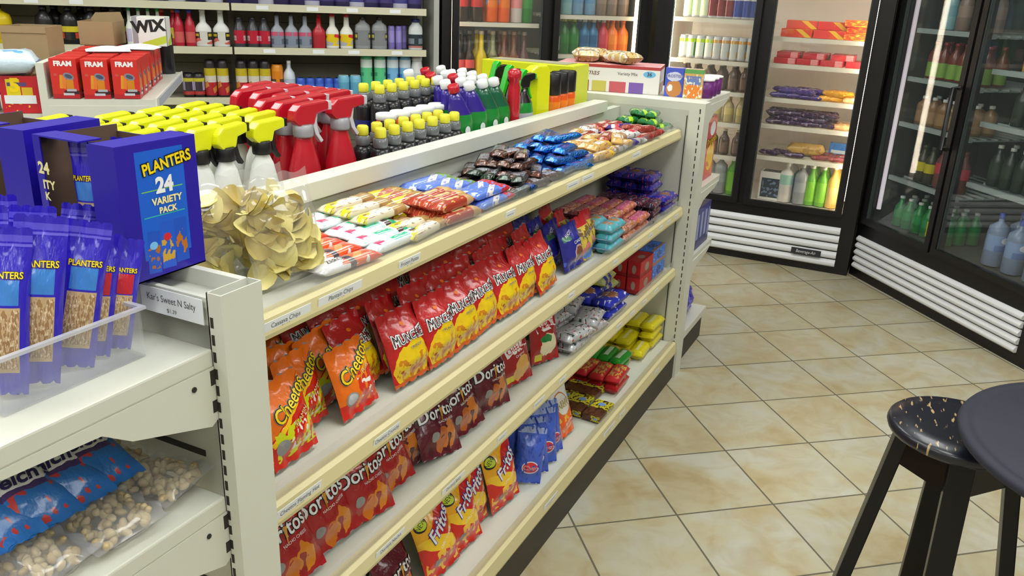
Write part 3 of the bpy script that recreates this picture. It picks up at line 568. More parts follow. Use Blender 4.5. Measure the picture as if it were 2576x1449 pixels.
lane('red','brick red','in the next row along',1.545,.898,.985,4,2,.022,.1)
lane('lblue','light blue and white','toward the spine',1.70,.985,1.09,4,2,.02,.08)
lane('lblued','light blue and red','along the lip',1.72,.902,.965,3,2,.02,.03)
lane('lblue','pale blue','at the very back',1.60,1.05,1.09,2,2,.02,.02)
def heap(key,adj,where,cx,cy,nx,ny,nl,px,py,dz=.021,keys=None):
    for l in range(nl):
        for b in range(max(1,ny-l)):
            for a in range(max(1,nx-l)):
                k=keys[(a+2*b+l)%len(keys)] if keys else key
                x=cx+(a-(nx-l-1)/2)*px+jit(.012); y=cy+(b-(ny-l-1)/2)*py+jit(.006)
                lay='' if nl==1 else ', '+(('bottom layer','second layer','third layer','top layer')[l])
                B[k].put(f'{adj} bar, {ORD[a]} along and {ORD[b]} back {where}{lay}',(x,y,ZT+l*dz+jit(.002)),(R_(jit(9)),R_(jit(5)),R_(jit(24))),f'{adj} bars {where}')
heap('foilk','brown foil candy','of its heap',1.955,.997,3,6,4,.092,.036,.020)
heap('foilg','dark green foil candy','before the brown heap',1.835,.965,1,5,2,.1,.036)
heap('foilb','blue foil candy','of its heap',2.235,.999,3,6,4,.098,.037,.021)
heap('tan','caramel coloured candy','beside the blue foil',2.44,.985,2,6,2,.085,.036,.022)
heap('white','white and grey candy','past the caramel ones',2.585,.985,2,6,2,.08,.036,.022,['white','tan','white','brick'])
heap('purple','purple and red candy','near the lip',2.70,.945,2,3,2,.08,.04,.022,['purple','white'])
heap('tan','white and orange candy','at the spine',2.73,1.055,2,3,2,.1,.032,.022,['white','orange','brick'])
heap('brick','russet red candy','short of the far panel',2.85,.985,2,6,2,.085,.036,.022,['brick','brick','purple'])
heap('leaf','green candy','next to the far panel',3.04,.99,2,5,3,.11,.04,.022)
# --- flat packs on shelves two and three
def pack(name,L,w,t,base,shapes,cat='pack',metal=0): return pillow(name,L,w,t,art('print_'+name+'_%d_%d_%d'%base,base,shapes,.3,.3,metal),cat,square=.35,ends=.07)
P={}
P['teal']=pack('cookie_pack',.13,.055,.03,(90,178,190),[('e',.3,.5,.14,.3,0,(196,140,90),.1),('e',.7,.5,.14,.3,0,(196,140,90),.1),('n',7,.58,(150,180,215))])
P['pink']=pack('wafer_pack',.13,.05,.028,(196,92,130),[('r',.5,.9,.6,.16,0,(190,110,70)),('n',7,.55,(226,150,170)),('r',.5,.1,.5,.12,0,(140,40,60))])
P['rose']=pack('wafer_pack',.13,.05,.028,(168,84,84),[('r',.5,.9,.6,.16,0,(180,110,60)),('n',7,.52,(206,160,160)),('n',9,.62,(110,40,50))])
P['dark']=pack('licorice_pack',.12,.045,.025,(46,30,44),[('n',7,.56,(150,40,50)),('n',9,.6,(120,130,160))])
P['navy']=pack('sandwich_cookie_pack',.14,.06,.035,(44,40,150),[('e',.5,.5,.2,.3,0,(140,90,60),.1),('n',8,.62,(200,90,90)),('n',9,.66,(190,190,220))])
P['silver']=pack('trail_mix_pack',.14,.085,.03,(186,188,192),[('n',6,.6,(60,70,66)),('n',7,.64,(190,60,70)),('n',8,.6,(222,222,226))],metal=.3)
P['bluep']=pack('sandwich_cookie_pack',.16,.075,.035,(40,48,170),[('e',.5,.5,.2,.34,0,(150,96,66),.1),('n',8,.62,(210,214,226))])
P['limeb']=pack('sandwich_cookie_pack',.15,.06,.032,(176,186,130),[('r',.4,.5,.08,.6,20,(50,60,170)),('r',.7,.5,.08,.6,20,(50,60,170)),('n',7,.62,(226,214,60))])
P['greenp']=pack('cracker_pack',.14,.05,.03,(30,140,40),[('r',.5,.5,.3,.16,0,(190,215,190)),('r',.92,.5,.1,.6,0,(170,150,60))])
P['redp']=pack('cracker_pack',.14,.055,.032,(180,34,40),[('n',6,.52,(196,150,60),.5,.5,.38,.4),('n',8,.6,(110,120,110),.5,.5,.3,.4)])
P['yellow']=pack('cracker_pack',.14,.06,.036,(214,200,26),[('r',.5,.5,.36,.1,0,(224,218,150)),('n',8,.66,(170,150,20))])
def boxk(name,x,y,z,base,shapes,cat,text=None,ink=WL,th=.02,top=None):
    A=art('print_'+name+'_%d_%d_%d'%base,base,shapes,.45,.15); mb=MB().box(-x/2,x/2,-y/2,y/2,0,z,A); pr=[]
    if text or top:
        lgm=MB()
        if text: write(lgm,lambda a,c:-y/2,text[0],*text[1:3],th,[(0.02,ink)],eps=.0004,wide=text[3] if len(text)>3 else 1)
        if top:
            t2=MB(); write(t2,lambda a,c:-z,top[0],top[1],top[2],top[3],[(0.02,ink)],eps=.0004); i=len(lgm.v); lgm.v+=[(a,c,-b) for a,b,c in t2.v]
            for f in t2.f: lgm.face([i+q for q in f],ink)
        pr=[('lettering',lgm.mesh('lettering'))]
    return Kind(name,cat,mb.mesh(name,.0015),pr)
P['redbox']=boxk('toaster_pastry_box',.145,.05,.062,(176,24,36),[('e',.5,.5,.16,.26,0,(150,130,120)),('r',.5,.12,.5,.1,0,(140,14,26))],'box')
P['bluebox']=boxk('granola_bar_box',.15,.055,.062,(44,108,214),[('e',.5,.55,.18,.28,0,(60,70,140),.06),('n',8,.6,(110,160,236)),('r',.5,.1,.5,.12,0,(150,110,90))],'box')
P['zebra']=boxk('snack_cake_box',.125,.065,.022,(92,50,28),[('r',.75,.5,.25,.5,0,(196,186,40),.05),('n',6,.54,(60,30,18),.5,.5,.5,.5),('e',.75,.5,.1,.2,0,(110,150,210))],'box')
def stackp(key,adj,where,x0,nx,px,y0,ny,py,nl,dz,z,cat=None,skip=(),jr=3):
    for l in range(nl):
        for b in range(ny):
            for a in range(nx):
                if (l,b,a) in skip: continue
                col='' if nx==1 else f'{ORD[a]} along, '; row='' if ny==1 else f'{ORD[b]} from the lip, '; lay='' if nl==1 else ('bottom layer, ','second layer, ','third layer, ','fourth layer, ')[l]
                P[key].put(f'{adj}, {col}{row}{lay}{where}',(x0+a*px+jit(.005),y0+b*py+jit(.003),z+l*dz),(0,0,R_(jit(jr))),f'{adj}s {where}')
Y2=Z2+.001
stackp('teal','turquoise cookie pack','second shelf',2.485,1,.1,.872,4,.058,3,.031,Y2,skip={(2,2,0),(2,3,0)})
stackp('rose','brownish pink wafer pack','second shelf',2.62,1,.1,.868,5,.052,3,.029,Y2,skip={(2,0,0)})
stackp('pink','pink wafer pack','second shelf',2.76,1,.1,.868,5,.052,3,.029,Y2,skip={(2,0,0)})
stackp('dark','dark red licorice pack','second shelf',2.90,1,.1,.862,5,.047,3,.026,Y2,jr=9)
stackp('navy','dark blue sandwich cookie pack','second shelf',3.07,1,.1,.868,4,.062,4,.036,Y2,skip={(3,0,0),(2,0,0)})
# --- third shelf
gd='red tortilla chip bags on the third shelf'; gp_='maroon tortilla chip bags on the third shelf'
for i,(x,y,l,t,w_) in enumerate([(.96,.885,30,-2,'frontmost, lowest left, next to the white upright'),(1.085,.895,27,-5,'second from the near end, front rank'),(1.19,.885,28,4,'third from the near end, front rank'),(1.30,.905,22,-4,'nearest the maroon bags'),(.95,.985,14,6,'behind the frontmost one'),(1.09,.99,12,-5,'in the rear rank')]):
    stand('dred',i,'red tortilla chip bag, '+w_,x,y,Z3,l,t,-6+jit(4),gd)
for i,(x,y,l,t,w_,yw) in enumerate([(1.375,.925,22,-2,'half hidden behind the red bags',-8),(1.475,.885,32,12,'tilted at the front over bare shelf',-8),(1.60,.89,26,-5,'second from the near end, front rank',-8),(1.745,.895,20,5,'upright at the front, beside the red cracker bags',-10),(1.53,.995,10,-5,'in the rear rank, nearer end',-4),(1.66,1.0,10,4,'in the rear rank, middle',-8),(1.80,.965,11,-3,'just behind the upright one',-8)]):
    stand('dpur',i,'maroon tortilla chip bag, '+w_,x,y,Z3,l,t,yw,gp_)
for i,(k,x,y,w_) in enumerate([('chz',1.915,.905,'front, nearest the maroon bags'),('chz',1.905,.955,'second back in its row'),('chz',1.895,1.0,'third back in its row'),('chw',2.085,.90,'with pale square picture, standing apart at the front'),('chw',2.07,.955,'with pale square picture, behind another'),('chz',2.0,.985,'in the gap between the two rows')]):
    stand(k,i,'dark red cheese cracker bag, '+w_,x,y,Z3,14,jit(4),-16+jit(4),'dark red cheese cracker bags')
Y3=Z3+.001
stackp('silver','silver trail mix pack','third shelf',2.235,2,.15,.885,3,.08,3,.03,Y3,jr=14,skip={(2,0,0),(2,0,1)})
stackp('bluep','blue cookie pack','third shelf',2.565,1,.1,.88,3,.078,2,.035,Y3,jr=6)
stackp('limeb','lime and blue cookie pack','third shelf',2.68,1,.1,.95,3,.062,3,.033,Y3,jr=8)
stackp('redbox','red toaster pastry box','third shelf',2.87,1,.1,.875,5,.053,2,.063,Y3-.001,jr=0.6)
stackp('bluebox','blue granola bar box','third shelf',3.035,1,.1,.88,4,.058,2,.063,Y3-.001,jr=0.6)
# --- base deck
for i,(x,y,t,w_) in enumerate([(1.345,.95,-6,'at the near end of the bottom deck, behind'),(1.30,.885,6,'at the near end of the bottom deck, lowest')]):
    stand('dpur',i,'dark maroon chip bag '+w_,x,y,Z0,20,t,jit(6),'maroon bags on the bottom deck')
for i,(x,y,l,t,w_) in enumerate([(1.47,.872,20,-2,'nearest front one, on the bottom deck'),(1.585,.872,19,1,'second in front, on the bottom deck'),(1.665,.895,15,2,'third in front, overlapped by the second'),(1.80,.872,14,-3,'last in front, beside the blue bags'),(1.61,.97,10,6,'in the rear rank, nearer end'),(1.745,.97,9,-4,'in the rear rank, farther end')]):
    stand('fri',i,'yellow and red corn chip bag, '+w_,x,y,Z0,l,t,-6+jit(3),'yellow corn chip bags')
for i,(x,y,l,t,yw) in enumerate([(1.925,.87,10,6,58),(1.985,.87,12,-3,52),(2.05,.868,14,2,40),(2.115,.868,12,-2,22),(1.93,.95,12,8,40),(1.98,.95,16,-8,30),(2.06,.95,12,6,20),(2.13,.955,10,-4,15)]):
    stand('bsn',i,f'blue crisp bag, {ORD[i%4]} from the near end, '+('front row' if i<4 else 'rear row')+' of the bottom deck',x,y,Z0,l,t,-yw,'blue crisp bags')
stand('aw',0,'orange and white gummy candy bag standing beside the blue crisp bags',2.235,.875,Z0,16,-2,-4)
stackp('zebra','brown and yellow snack cake box','bottom deck',2.44,2,.132,.845,3,.068,1,.023,Z0,skip={(0,0,1)},jr=3)
stackp('redp','red cracker pack','bottom deck',2.665,1,.1,.86,4,.058,2,.032,Z0,jr=5,skip={(1,3,0)})
stackp('greenp','green cracker pack','bottom deck',2.83,1,.1,.905,4,.053,2,.03,Z0,jr=4,skip={(1,3,0)})
stackp('yellow','yellow cracker pack','bottom deck',3.0,2,.115,.880,4,.062,3,.037,Z0,jr=4,skip={(2,3,1),(1,0,0),(2,0,0),(2,1,0)})

# ---------------------------------------------------------------- clear bags: plantain chips and pistachios
BAGF=film('clear_bag_film',(236,238,240),.09,.06); BAGC=film('clear_bag_film_thick',(216,216,222),.2,.14)
CHIP=mat('plantain_chip',(246,232,150),.5,noise_=.10); CHIP2=mat('plantain_chip_dark',(234,210,120),.5,noise_=.14); NUT=mat('pistachio_shell',(228,208,164),.5,noise_=.12); NUT2=mat('pistachio_shell_tan',(214,190,140),.5,noise_=.14)
def chip_me(m,r=.026):
    mb=MB()
    def g(u,v):
        a=2*PI*u; q=r*v*(1+.06*math.sin(3*a)); x,y=q*math.cos(a)*1.15,q*math.sin(a); return (x,y,.45*(x*x)/r-.25*y*y/r)
    mb.grid(g,14,4,m); mb.grid(lambda u,v:tuple(Vector(g(u,v))-Vector((0,0,.0012))),14,4,m,flip=True); return mb.mesh('chip')
def nut_me(m):
    mb=MB(); mb.lathe([(0,-.0076),(.0038,-.0068),(.0056,-.003),(.0058,.001),(.0044,.0052),(.002,.0074),(0,.0079)],m,8,1,.85,cap=False); return mb.mesh('pistachio')
CH=[chip_me(CHIP),chip_me(CHIP2,.023)]; NU=[nut_me(NUT),nut_me(NUT2)]
def clear_bag(label,loc,rot,w,h,t,seed,n,fill,bits,nm,cat,group):
    sf=bagsurf(w,h,t,seed,3.2); mb=MB()
    fm=BAGF if bits is CH else BAGC; g=lambda sd:(lambda u,v:((u-.5)*w,sf((u-.5)*w,v*h,sd),v*h+(.004*math.sin(u*17+seed) if v==1 else 0))); mb.grid(g(-1),18,20,fm); mb.grid(g(1),18,20,fm,flip=True)
    o=tag(obj(nm,mb.mesh(nm),None,loc,rot),label,cat,group); q=random.Random(seed)
    for i in range(n):
        z=h*(.13+fill*(i+.5)/n); x=q.uniform(-.39,.39)*w; dep=abs(sf(x,z,-1))*.72; y=q.uniform(-1,1)*max(0,dep-.004)
        obj('chip' if bits is CH else 'pistachio',bits[i%2 if q.random()>.4 else 0],o,(x,y,z),(q.uniform(-1.6,1.6),q.uniform(-.9,.9),q.uniform(0,6)) if bits is CH else (q.uniform(0,3),q.uniform(0,3),q.uniform(0,3)))
    return o
clear_bag('clear bag of pale plantain chips standing nearest the shelf lip',(1.045,.935,1.048),(R_(-8),R_(-3),R_(-14)),.135,.185,.075,3,46,.62,CH,'plantain_chip_bag','bag','clear plantain chip bags')
clear_bag('clear bag of plantain chips behind, nearest the blue variety box',(.945,1.03,1.048),(R_(-6),R_(4),R_(-20)),.135,.19,.07,5,46,.66,CH,'plantain_chip_bag','bag','clear plantain chip bags')
clear_bag('clear bag of plantain chips at the back, against the spine',(1.10,1.04,1.048),(R_(-3),R_(-5),R_(-10)),.13,.175,.06,8,34,.6,CH,'plantain_chip_bag','bag','clear plantain chip bags')
for i,(x,y,z,r,l) in enumerate([(.70,.882,.843,8,'nearest the post on the lower end cap shelf'),(.60,.872,.843,-6,'in the middle of the lower end cap shelf'),(.50,.875,.843,4,'at the lower left, near the shelf front'),(.69,.99,.843,-5,'at the back right under a blue fruit snack bag'),(.58,.99,.843,12,'at the back under the blue fruit snack bags'),(.43,.89,.843,-6,'lowest left, at the picture edge')]):
    clear_bag('clear bag of pistachios '+l,(x-.05,y-.0,z+.014),(R_(-86),R_(2*(i%3-1)),R_(r-90)),.108,.105,.04,20+i,80,.74,NU,'pistachio_bag','bag','clear pistachio bags')
# ---------------------------------------------------------------- blue nut tubes, tray and variety boxes on the near end cap
NAVY=(44,28,190)
A_nt=art('print_nut_tube',NAVY,[('r',.5,.62,.30,.075,0,(60,130,214)),('r',.5,.33,.33,.20,0,(196,166,126)),('n',22,.5,(160,122,84),.5,.33,.31,.18),('n',30,.6,(226,206,178),.5,.33,.31,.18),('r',.5,.94,.5,.02,0,(90,80,214)),('r',.5,.90,.5,.008,0,(110,100,226))],.22,.6,0,.3)
A_ntr=art('print_nut_tube_red',NAVY,[('r',.5,.60,.30,.09,0,(196,30,50)),('r',.5,.31,.33,.19,0,(200,172,132)),('n',22,.5,(166,130,92),.5,.31,.31,.17),('n',30,.6,(228,210,182),.5,.31,.31,.17)],.22,.6,0,.3)
def ntube(A,s): return bag('nut_tube_bag',.058,.205,.03,A,A,[lg('PLANTERS',0,.148,.0085,[(.07,OUT),(.02,YL)],wide=.8,bend=.35)],[],s)
K['nt']=[ntube(A_nt,1),ntube(A_nt,2)]; K['ntr']=[ntube(A_ntr,3)]
tr=thing('display_tray','clear acrylic tray holding the blue nut bags on the upper end cap shelf','tray',(.58,.98,1.0705))
tm=MB(); x0,x1,y0,y1,hh=-.095,.095,-.125,.16,.066
tm.box(x0,x1,y0,y1,0,.003,CLEAR).box(x0,x1,y0,y0+.003,.003,hh,CLEAR).box(x0,x1,y1-.003,y1,.003,hh,CLEAR).box(x0,x0+.003,y0+.003,y1-.003,.003,hh,CLEAR).box(x1-.003,x1,y0+.003,y1-.003,.003,hh,CLEAR); obj('body',tm.mesh('body'),tr)
RIM=film('acrylic_rim',(214,216,226),.55,.1); rm=MB()
rm.box(x0-.005,x1+.005,y0-.005,y0+.002,hh,hh+.004,RIM).box(x0-.005,x1+.005,y1-.002,y1+.005,hh,hh+.004,RIM).box(x0-.005,x0+.002,y0+.002,y1-.002,hh,hh+.004,RIM).box(x1-.002,x1+.005,y0+.002,y1-.002,hh,hh+.004,RIM); obj('rim',rm.mesh('rim'),tr)
for i,(k,x,y,l,t,yw,w_) in enumerate([('ntr',.660,.895,8,14,-32,'with red band, farthest right in the tray'),('ntr',.630,.900,10,13,-34,'with red band, second from the right'),('nt',.597,.893,8,14,-34,'with pale band, third from the right'),('nt',.545,.890,10,10,-36,'with pale band, wide one in front middle'),('nt',.508,.893,12,8,-40,'with pale band, front left, nearest the viewpoint'),('nt',.655,.965,12,12,-30,'in the second row, right'),('nt',.60,.97,10,8,-34,'in the second row, middle'),('nt',.55,.975,8,4,-40,'in the second row, left'),('nt',.62,1.05,6,2,-44,'in the rear row, right'),('nt',.55,1.06,6,-2,-46,'in the rear row, left')]):
    stand(k,i,'blue bag of nuts '+w_,x,y,1.0755,l,t,yw,'blue nut bags in the clear tray',(.70,.76,.88,.96,.93,.86,.9,.95,.9,.95)[i])
A_v24=art('print_variety_front',(38,22,160),[('r',.52,.55,.30,.40,0,(24,96,210)),('r',.34,.2,.08,.16,-4,(30,84,196)),('r',.52,.23,.09,.18,-2,(34,90,206)),('r',.70,.24,.085,.17,0,(30,84,196)),('n',14,.5,(176,104,36),.34,.16,.07,.08),('n',14,.5,(206,160,50),.52,.19,.08,.09),('n',14,.48,(190,110,30),.70,.23,.075,.10),('e',.34,.25,.05,.03,0,(120,190,236)),('e',.52,.29,.05,.03,0,(206,40,50)),('r',.52,.655,.26,.004,0,(120,190,60)),('r',.52,.465,.26,.004,0,(60,180,160))],.35,.3)
BOXB=mat('box_blue',(42,26,168),.35,coat=.3); INK2=mat('box_inside',(150,146,150),.7); CARD=mat('cardboard',(164,140,104),.75,noise_=.1); BRI2=mat('box_brown_inside',(96,74,58),.8)
def vbox(label,loc,rotz):
    """display carton: front face -y, tray opening on -x"""
    t=thing('variety_pack_box',label,'box',loc,(0,0,rotz),'blue nut variety boxes'); w,d,h=.13,.155,.182
    m=MB().box(-w/2,w/2,-d/2,-d/2+.002,0,h,BOXB,{'front':A_v24,'back':INK2}).box(-w/2,w/2,d/2-.002,d/2,0,h,BOXB,{'front':BRI2}).box(w/2-.002,w/2,-d/2+.002,d/2-.002,0,h-.01,BOXB,{'left':BRI2}).box(-w/2,w/2,-d/2,d/2,.0,.002,BOXB).box(-w/2,-w/2+.002,-d/2+.002,d/2-.002,.002,.075,BOXB)
    m.box(-w/2,-w/2+.002,-d/2+.002,-d/2+.05,.075,h,BOXB).box(-w/2,-w/2+.002,d/2-.014,d/2-.002,.075,h,BOXB); obj('carton',m.mesh('carton'),t)
    f=MB().box(-w/2,w/2,-d/2,-d/2+.045,h,h+.002,BOXB).box(-w/2,-w/2+.035,d/2-.09,d/2,h,h+.002,BOXB); obj('top_flap',f.mesh('top_flap'),t)
    L=MB(); sf=lambda x,z:-d/2
    write(L,sf,'PLANTERS',.013,.153,.0155,[(.09,OUT),(.03,YL)],rot=8,bend=.22,wide=.85); write(L,sf,'24',.006,.124,.021,[(.05,WL)]); write(L,sf,'VARIETY',.008,.1035,.0095,[(.04,CRM)]); write(L,sf,'PACK',.008,.0905,.0085,[(.04,CRM)]); obj('logo',L.mesh('logo'),t)
    S2=MB(); write(S2,lambda x,z:-w/2,'ITY',-.056+.0,.118,.012,[(.04,CRM)]); write(S2,lambda x,z:-w/2,'K',-.062,.102,.011,[(.04,CRM)]); write(S2,lambda x,z:-w/2,'24',-.062,.14,.016,[(.04,CRM)]); S2.v=[(y,-x,z) for x,y,z in S2.v]; obj('side_lettering',S2.mesh('side_lettering'),t)
    return t
vbox('blue variety pack box, front panel facing the aisle, on the near end cap top',(.765,.978,1.1495),R_(0))
vbox('second blue variety pack box, cut by the left picture edge',(.765,1.17,1.1495),R_(6))
for i,(x,y,l) in enumerate([(.735,.995,'front left inside the cut-open variety box'),(.745,.955,'front right inside the cut-open variety box'),(.785,.985,'at the back inside the cut-open variety box')]):
    stand('nt',i,'blue nut bag '+l,x,y,1.153,0,(-3,4,0)[i],-80,'blue nut bags inside the variety box',.82)
# blue fruit snack bags on the lower end cap shelf
A_we=art('print_fruit_snack',(40,110,190),[('e',.5,.5,.42,.14,0,(236,236,240)),('e',.2,.74,.16,.09,20,(226,120,70),.06),('e',.75,.76,.14,.08,-20,(226,140,80),.06),('n',7,.62,(60,150,70),.5,.75,.4,.16),('n',7,.6,(190,60,60),.5,.2,.4,.16),('r',.5,.38,.34,.03,0,(70,50,110),.04)],.3,.4,0,.3)
K['we']=[bag('fruit_snack_bag',.10,.15,.04,A_we,A_we,[lg("Welch's",0,.075,.022,[(.03,mat('ink_navy',(40,36,90),.4))],shear=.25)],[],s) for s in (1,2)]
for i,(x,y,z,t,yw,w_) in enumerate([(.625,.888,.880,-3,-6,'farthest right on the lower end cap shelf'),(.575,.884,.878,-6,-8,'second from the right in its leaning row'),(.525,.88,.880,-2,-6,'third from the right in its leaning row'),(.475,.884,.878,-5,-8,'at the picture edge')]):
    stand('we',i,'blue fruit snack bag '+w_,x,y,z,68,t,yw,'blue fruit snack bags')
A_bf=art('print_berry_pack',(120,26,44),[('n',6,.5,(70,60,90)),('n',9,.6,(206,60,70)),('n',10,.66,(210,200,210))],.3,.4)
bag('fruit_snack_bag',.1,.12,.045,A_bf,A_bf,[],[],4).put('dark red berry snack bag behind the blue fruit snack bags',(.71,1.10,.843),(R_(-20),R_(12),R_(-10)))

# ---------------------------------------------------------------- trigger sprayers on the rear shelf
WPL=mat('bottle_white',(232,234,232),.35); YEL=mat('trigger_yellow',(222,226,20),.35,coat=.3); RPL=mat('bottle_red',(186,20,40),.28,coat=.5); SIL=mat('collar_silver',(160,160,168),.4,.3)
PURP=mat('bottle_purple',(50,32,140),.28,coat=.4); DGR=mat('bottle_dark_green',(14,92,62),.28,coat=.4); GRN=mat('label_green',(10,132,46),.35,coat=.3); LGR=mat('label_grey',(176,178,188),.4); BKB=mat('bottle_black',(26,25,30),.3,coat=.3); GLS=mat('clear_collar',(104,108,112),.2,coat=.5)
YCAP=mat('cap_yellow',(226,220,60),.4); ORL=mat('label_orange',(232,120,30),.4); YBX=mat('carton_yellow',(214,222,20),.4,coat=.2); LIME=mat('trigger_green',(24,180,30),.35,coat=.2); NVL=mat('label_navy',(36,40,110),.4)
def head(m,L=.088,drop=.04,nozzle=BLACK):
    """trigger head: nozzle toward +x, z from the neck"""
    mb=MB(); P=[(-.030,.012),(-.026,.030),(-.012,.042),(L*.55,.046),(L*.62,.043),(L*.62,.026),(.026,.020),(.020,.0),(-.016,.0)]
    mb.prism(P,-.0125,.0125,m); me=mb.mesh('trigger_head',.004)
    t=MB().prism([(.022,.022),(.034,.022),(.030,.0),(.036,-.02),(.046,-.034),(.040,-.038),(.026,-.02),(.020,0)],-.006,.006,nozzle); nz=MB().box(L*.62,L*.62+.010,-.009,.009,.026,.043,nozzle)
    return [('trigger_head',me),('trigger',t.mesh('trigger',.0015)),('nozzle',nz.mesh('nozzle',.0015))]
def shift(me_list,dz,sc=1):
    out=[]
    for n,me in me_list:
        me.transform(Matrix.Translation((0,0,dz))@Matrix.Scale(sc,4)); out.append((n,me))
    return out
body=MB().lathe([(.0,0),(.036,0),(.039,.006),(.039,.085),(.037,.11),(.026,.155),(.017,.172),(.016,.182)],WPL,20,1,.62)
lab=MB().lathe([(.0396,.02),(.0396,.078)],art('print_cleaner_label',(222,226,226),[('e',.5,.45,.17,.35,0,(40,42,48),.05),('r',.5,.85,.2,.1,0,(90,96,100))]),20,1,.62,cap=False)
YK=Kind('spray_bottle','bottle',body.mesh('spray_bottle'),[('label',lab.mesh('label')),('collar',MB().lathe([(.019,.176),(.020,.18),(.019,.200),(.017,.203)],BLACK,14).mesh('collar'))]+shift(head(YEL),.20))
rows=[(1.393,[1.50,1.449,1.398,1.347,1.296]),(1.288,[1.50,1.449,1.398,1.347,1.296]),(1.185,[1.50,1.449,1.398,1.347,1.296,1.245]),(1.082,[1.55,1.50,1.449,1.398,1.347,1.296,1.245]),(.985,[1.50,1.449,1.398,1.347,1.296])]
rown=['nearest the red bottles','second from the red bottles','third from the red bottles','fourth from the red bottles','nearest the near end']
for (x,ys),rn in zip(rows,rown):
    for i,y in enumerate(reversed(ys)): YK.put(f'white spray bottle with yellow trigger, {ORD[i]} from the spine, row {rn}',(x-.03,y,1.0205),(0,0,R_(jit(4))),'yellow trigger spray bottles')
YK.put('white spray bottle with yellow trigger, close to the spine beside the red bottles',(1.30,1.222,1.0205),(0,0,R_(-6)),'yellow trigger spray bottles'); YK.put('white spray bottle with yellow trigger, close to the spine, second from the red bottles',(1.205,1.228,1.0205),(0,0,R_(3)),'yellow trigger spray bottles')
rb=MB().lathe([(0,0),(.040,0),(.043,.008),(.043,.09),(.040,.12),(.026,.165),(.020,.185),(.019,.196)],RPL,20,1,.66)
RK=Kind('spray_bottle','bottle',rb.mesh('spray_bottle'),[('collar',MB().lathe([(.021,.190),(.0225,.194),(.0225,.214),(.018,.218)],SIL,16).mesh('collar'))]+shift(head(RPL,.092,.04,mat('nozzle_grey',(196,196,204),.4)),.215,1.12))
rr=[(1.66,[1.309,1.344,1.385,1.426,1.468,1.512,1.554],'row nearest the black bottles'),(1.565,[1.312,1.372,1.433,1.49],'middle row'),(1.475,[1.235,1.285,1.335],'row nearest the yellow triggers')]
for x,ys,rn in rr:
    for i,y in enumerate(ys): RK.put(f'red spray bottle with glossy red trigger, {ORD[i]} from the spine, {rn}',(x-.03,y,1.0205),(0,0,R_(-8+jit(4))),'red trigger spray bottles')
RK.put('red spray bottle set apart beside the small black bottles, by the spine',(1.575,1.235,1.0205),(0,0,R_(-14)),'red trigger spray bottles')
# small black bottles with yellow caps, two tiers; white-lidded jars
bb=MB().lathe([(0,0),(.021,0),(.0225,.004),(.0225,.098),(.020,.108),(.0145,.114)],BKB,12)
BK=Kind('additive_bottle','bottle',bb.mesh('additive_bottle'),[('label',MB().lathe([(.0228,.012),(.0228,.07)],NVL,12,cap=False).mesh('label')),('shoulder',MB().lathe([(.0145,.1142),(.0155,.117),(.0155,.133),(.0125,.135)],GLS,12).mesh('shoulder')),('cap',MB().lathe([(.011,.1352),(.0122,.137),(.0122,.153),(.0095,.156)],YCAP,12).mesh('cap'))])
for a in range(7):
    for b in range(2):
        BK.put(f'small black bottle with yellow cap, {ORD[b]} from the spine, {ORD[a]} along, lower tier',(1.685+a*.059+jit(.003),1.197+b*.055+jit(.002),1.0205),(0,0,0),'small black bottles, lower tier',1.18)
tag(obj('display_carton',MB().box(-.20,.20,-.038,.038,0,.115,BLACK).mesh('display_carton',.002),None,(2.02,1.325,1.0205)),'black carton under the white lidded jars, behind the small bottles','box')
JK=Kind('jar','jar',MB().lathe([(0,0),(.026,0),(.028,.004),(.028,.045),(.026,.05)],art('print_jar_label',(40,40,44),[('r',.3,.5,.2,.6,0,(236,100,30)),('r',.8,.5,.1,.3,0,(206,206,206))]),16).mesh('jar'),[('lid',MB().lathe([(.027,.0502),(.029,.052),(.029,.066),(.026,.068)],WPL,16).mesh('lid'))])
for a in range(5): JK.put(f'white lidded jar with orange label, {ORD[a]} along on the black carton',(1.89+a*.066,1.325,1.1365),(0,0,a*.7),'white lidded jars')
tag(obj('display_carton',MB().box(-.19,.19,-.06,.06,0,.06,BLACK).mesh('display_carton',.002),None,(2.13,1.44,1.0205)),'low black carton carrying the upper tier of small bottles','box')
for a in range(6):
    for b in range(2): BK.put(f'small black bottle with yellow cap, {ORD[a]} along, {("front","rear")[b]} row of the upper tier',(1.98+a*.06,1.41+b*.055,1.081),(0,0,0),'small black bottles, upper tier',1.18)
# fuel treatment bottles with slanted shoulders, then tubes, sprayers, cans and cartons
def fuel(shoulder,cap):
    mb=MB().lathe([(0,0),(.046,0),(.050,.006),(.050,.165),(.047,.19),(.030,.235),(.017,.262)],None,20,1,.62,fm=lambda z:LGR if z<.085 else GRN if z<.178 else shoulder)
    for k,(x,y,z) in enumerate(mb.v):
        if z>.18: mb.v[k]=(x-(z-.18)*.38,y,z)
    pr=[('cap',MB().lathe([(.018,0),(.019,.002),(.019,.022),(.016,.024)],cap,14).mesh('cap'))]; pr[0][1].transform(Matrix.Translation((-.032,0,.263))@Matrix.Rotation(-.36,4,'Y'))
    L=MB(); blot(L,lambda x,z:-.0325,.0,.14,.012,.014,WL,eps=.001); pr.append(('emblem',L.mesh('emblem')))
    return Kind('fuel_treatment_bottle','bottle',mb.mesh('fuel_treatment_bottle'),pr)
FP,FG,FW=fuel(PURP,WPL),fuel(DGR,WPL),fuel(PURP,RPL)
for a in range(2):
    for b in range(4): (FP if (a+b)%3 else FW).put(f'purple shouldered green bottle, {ORD[a]} along, {ORD[b]} from the spine',(2.115+a*.09+.075*b,1.222+b*.072,1.0205),(0,0,R_(-14)),'purple shouldered bottles',.88)
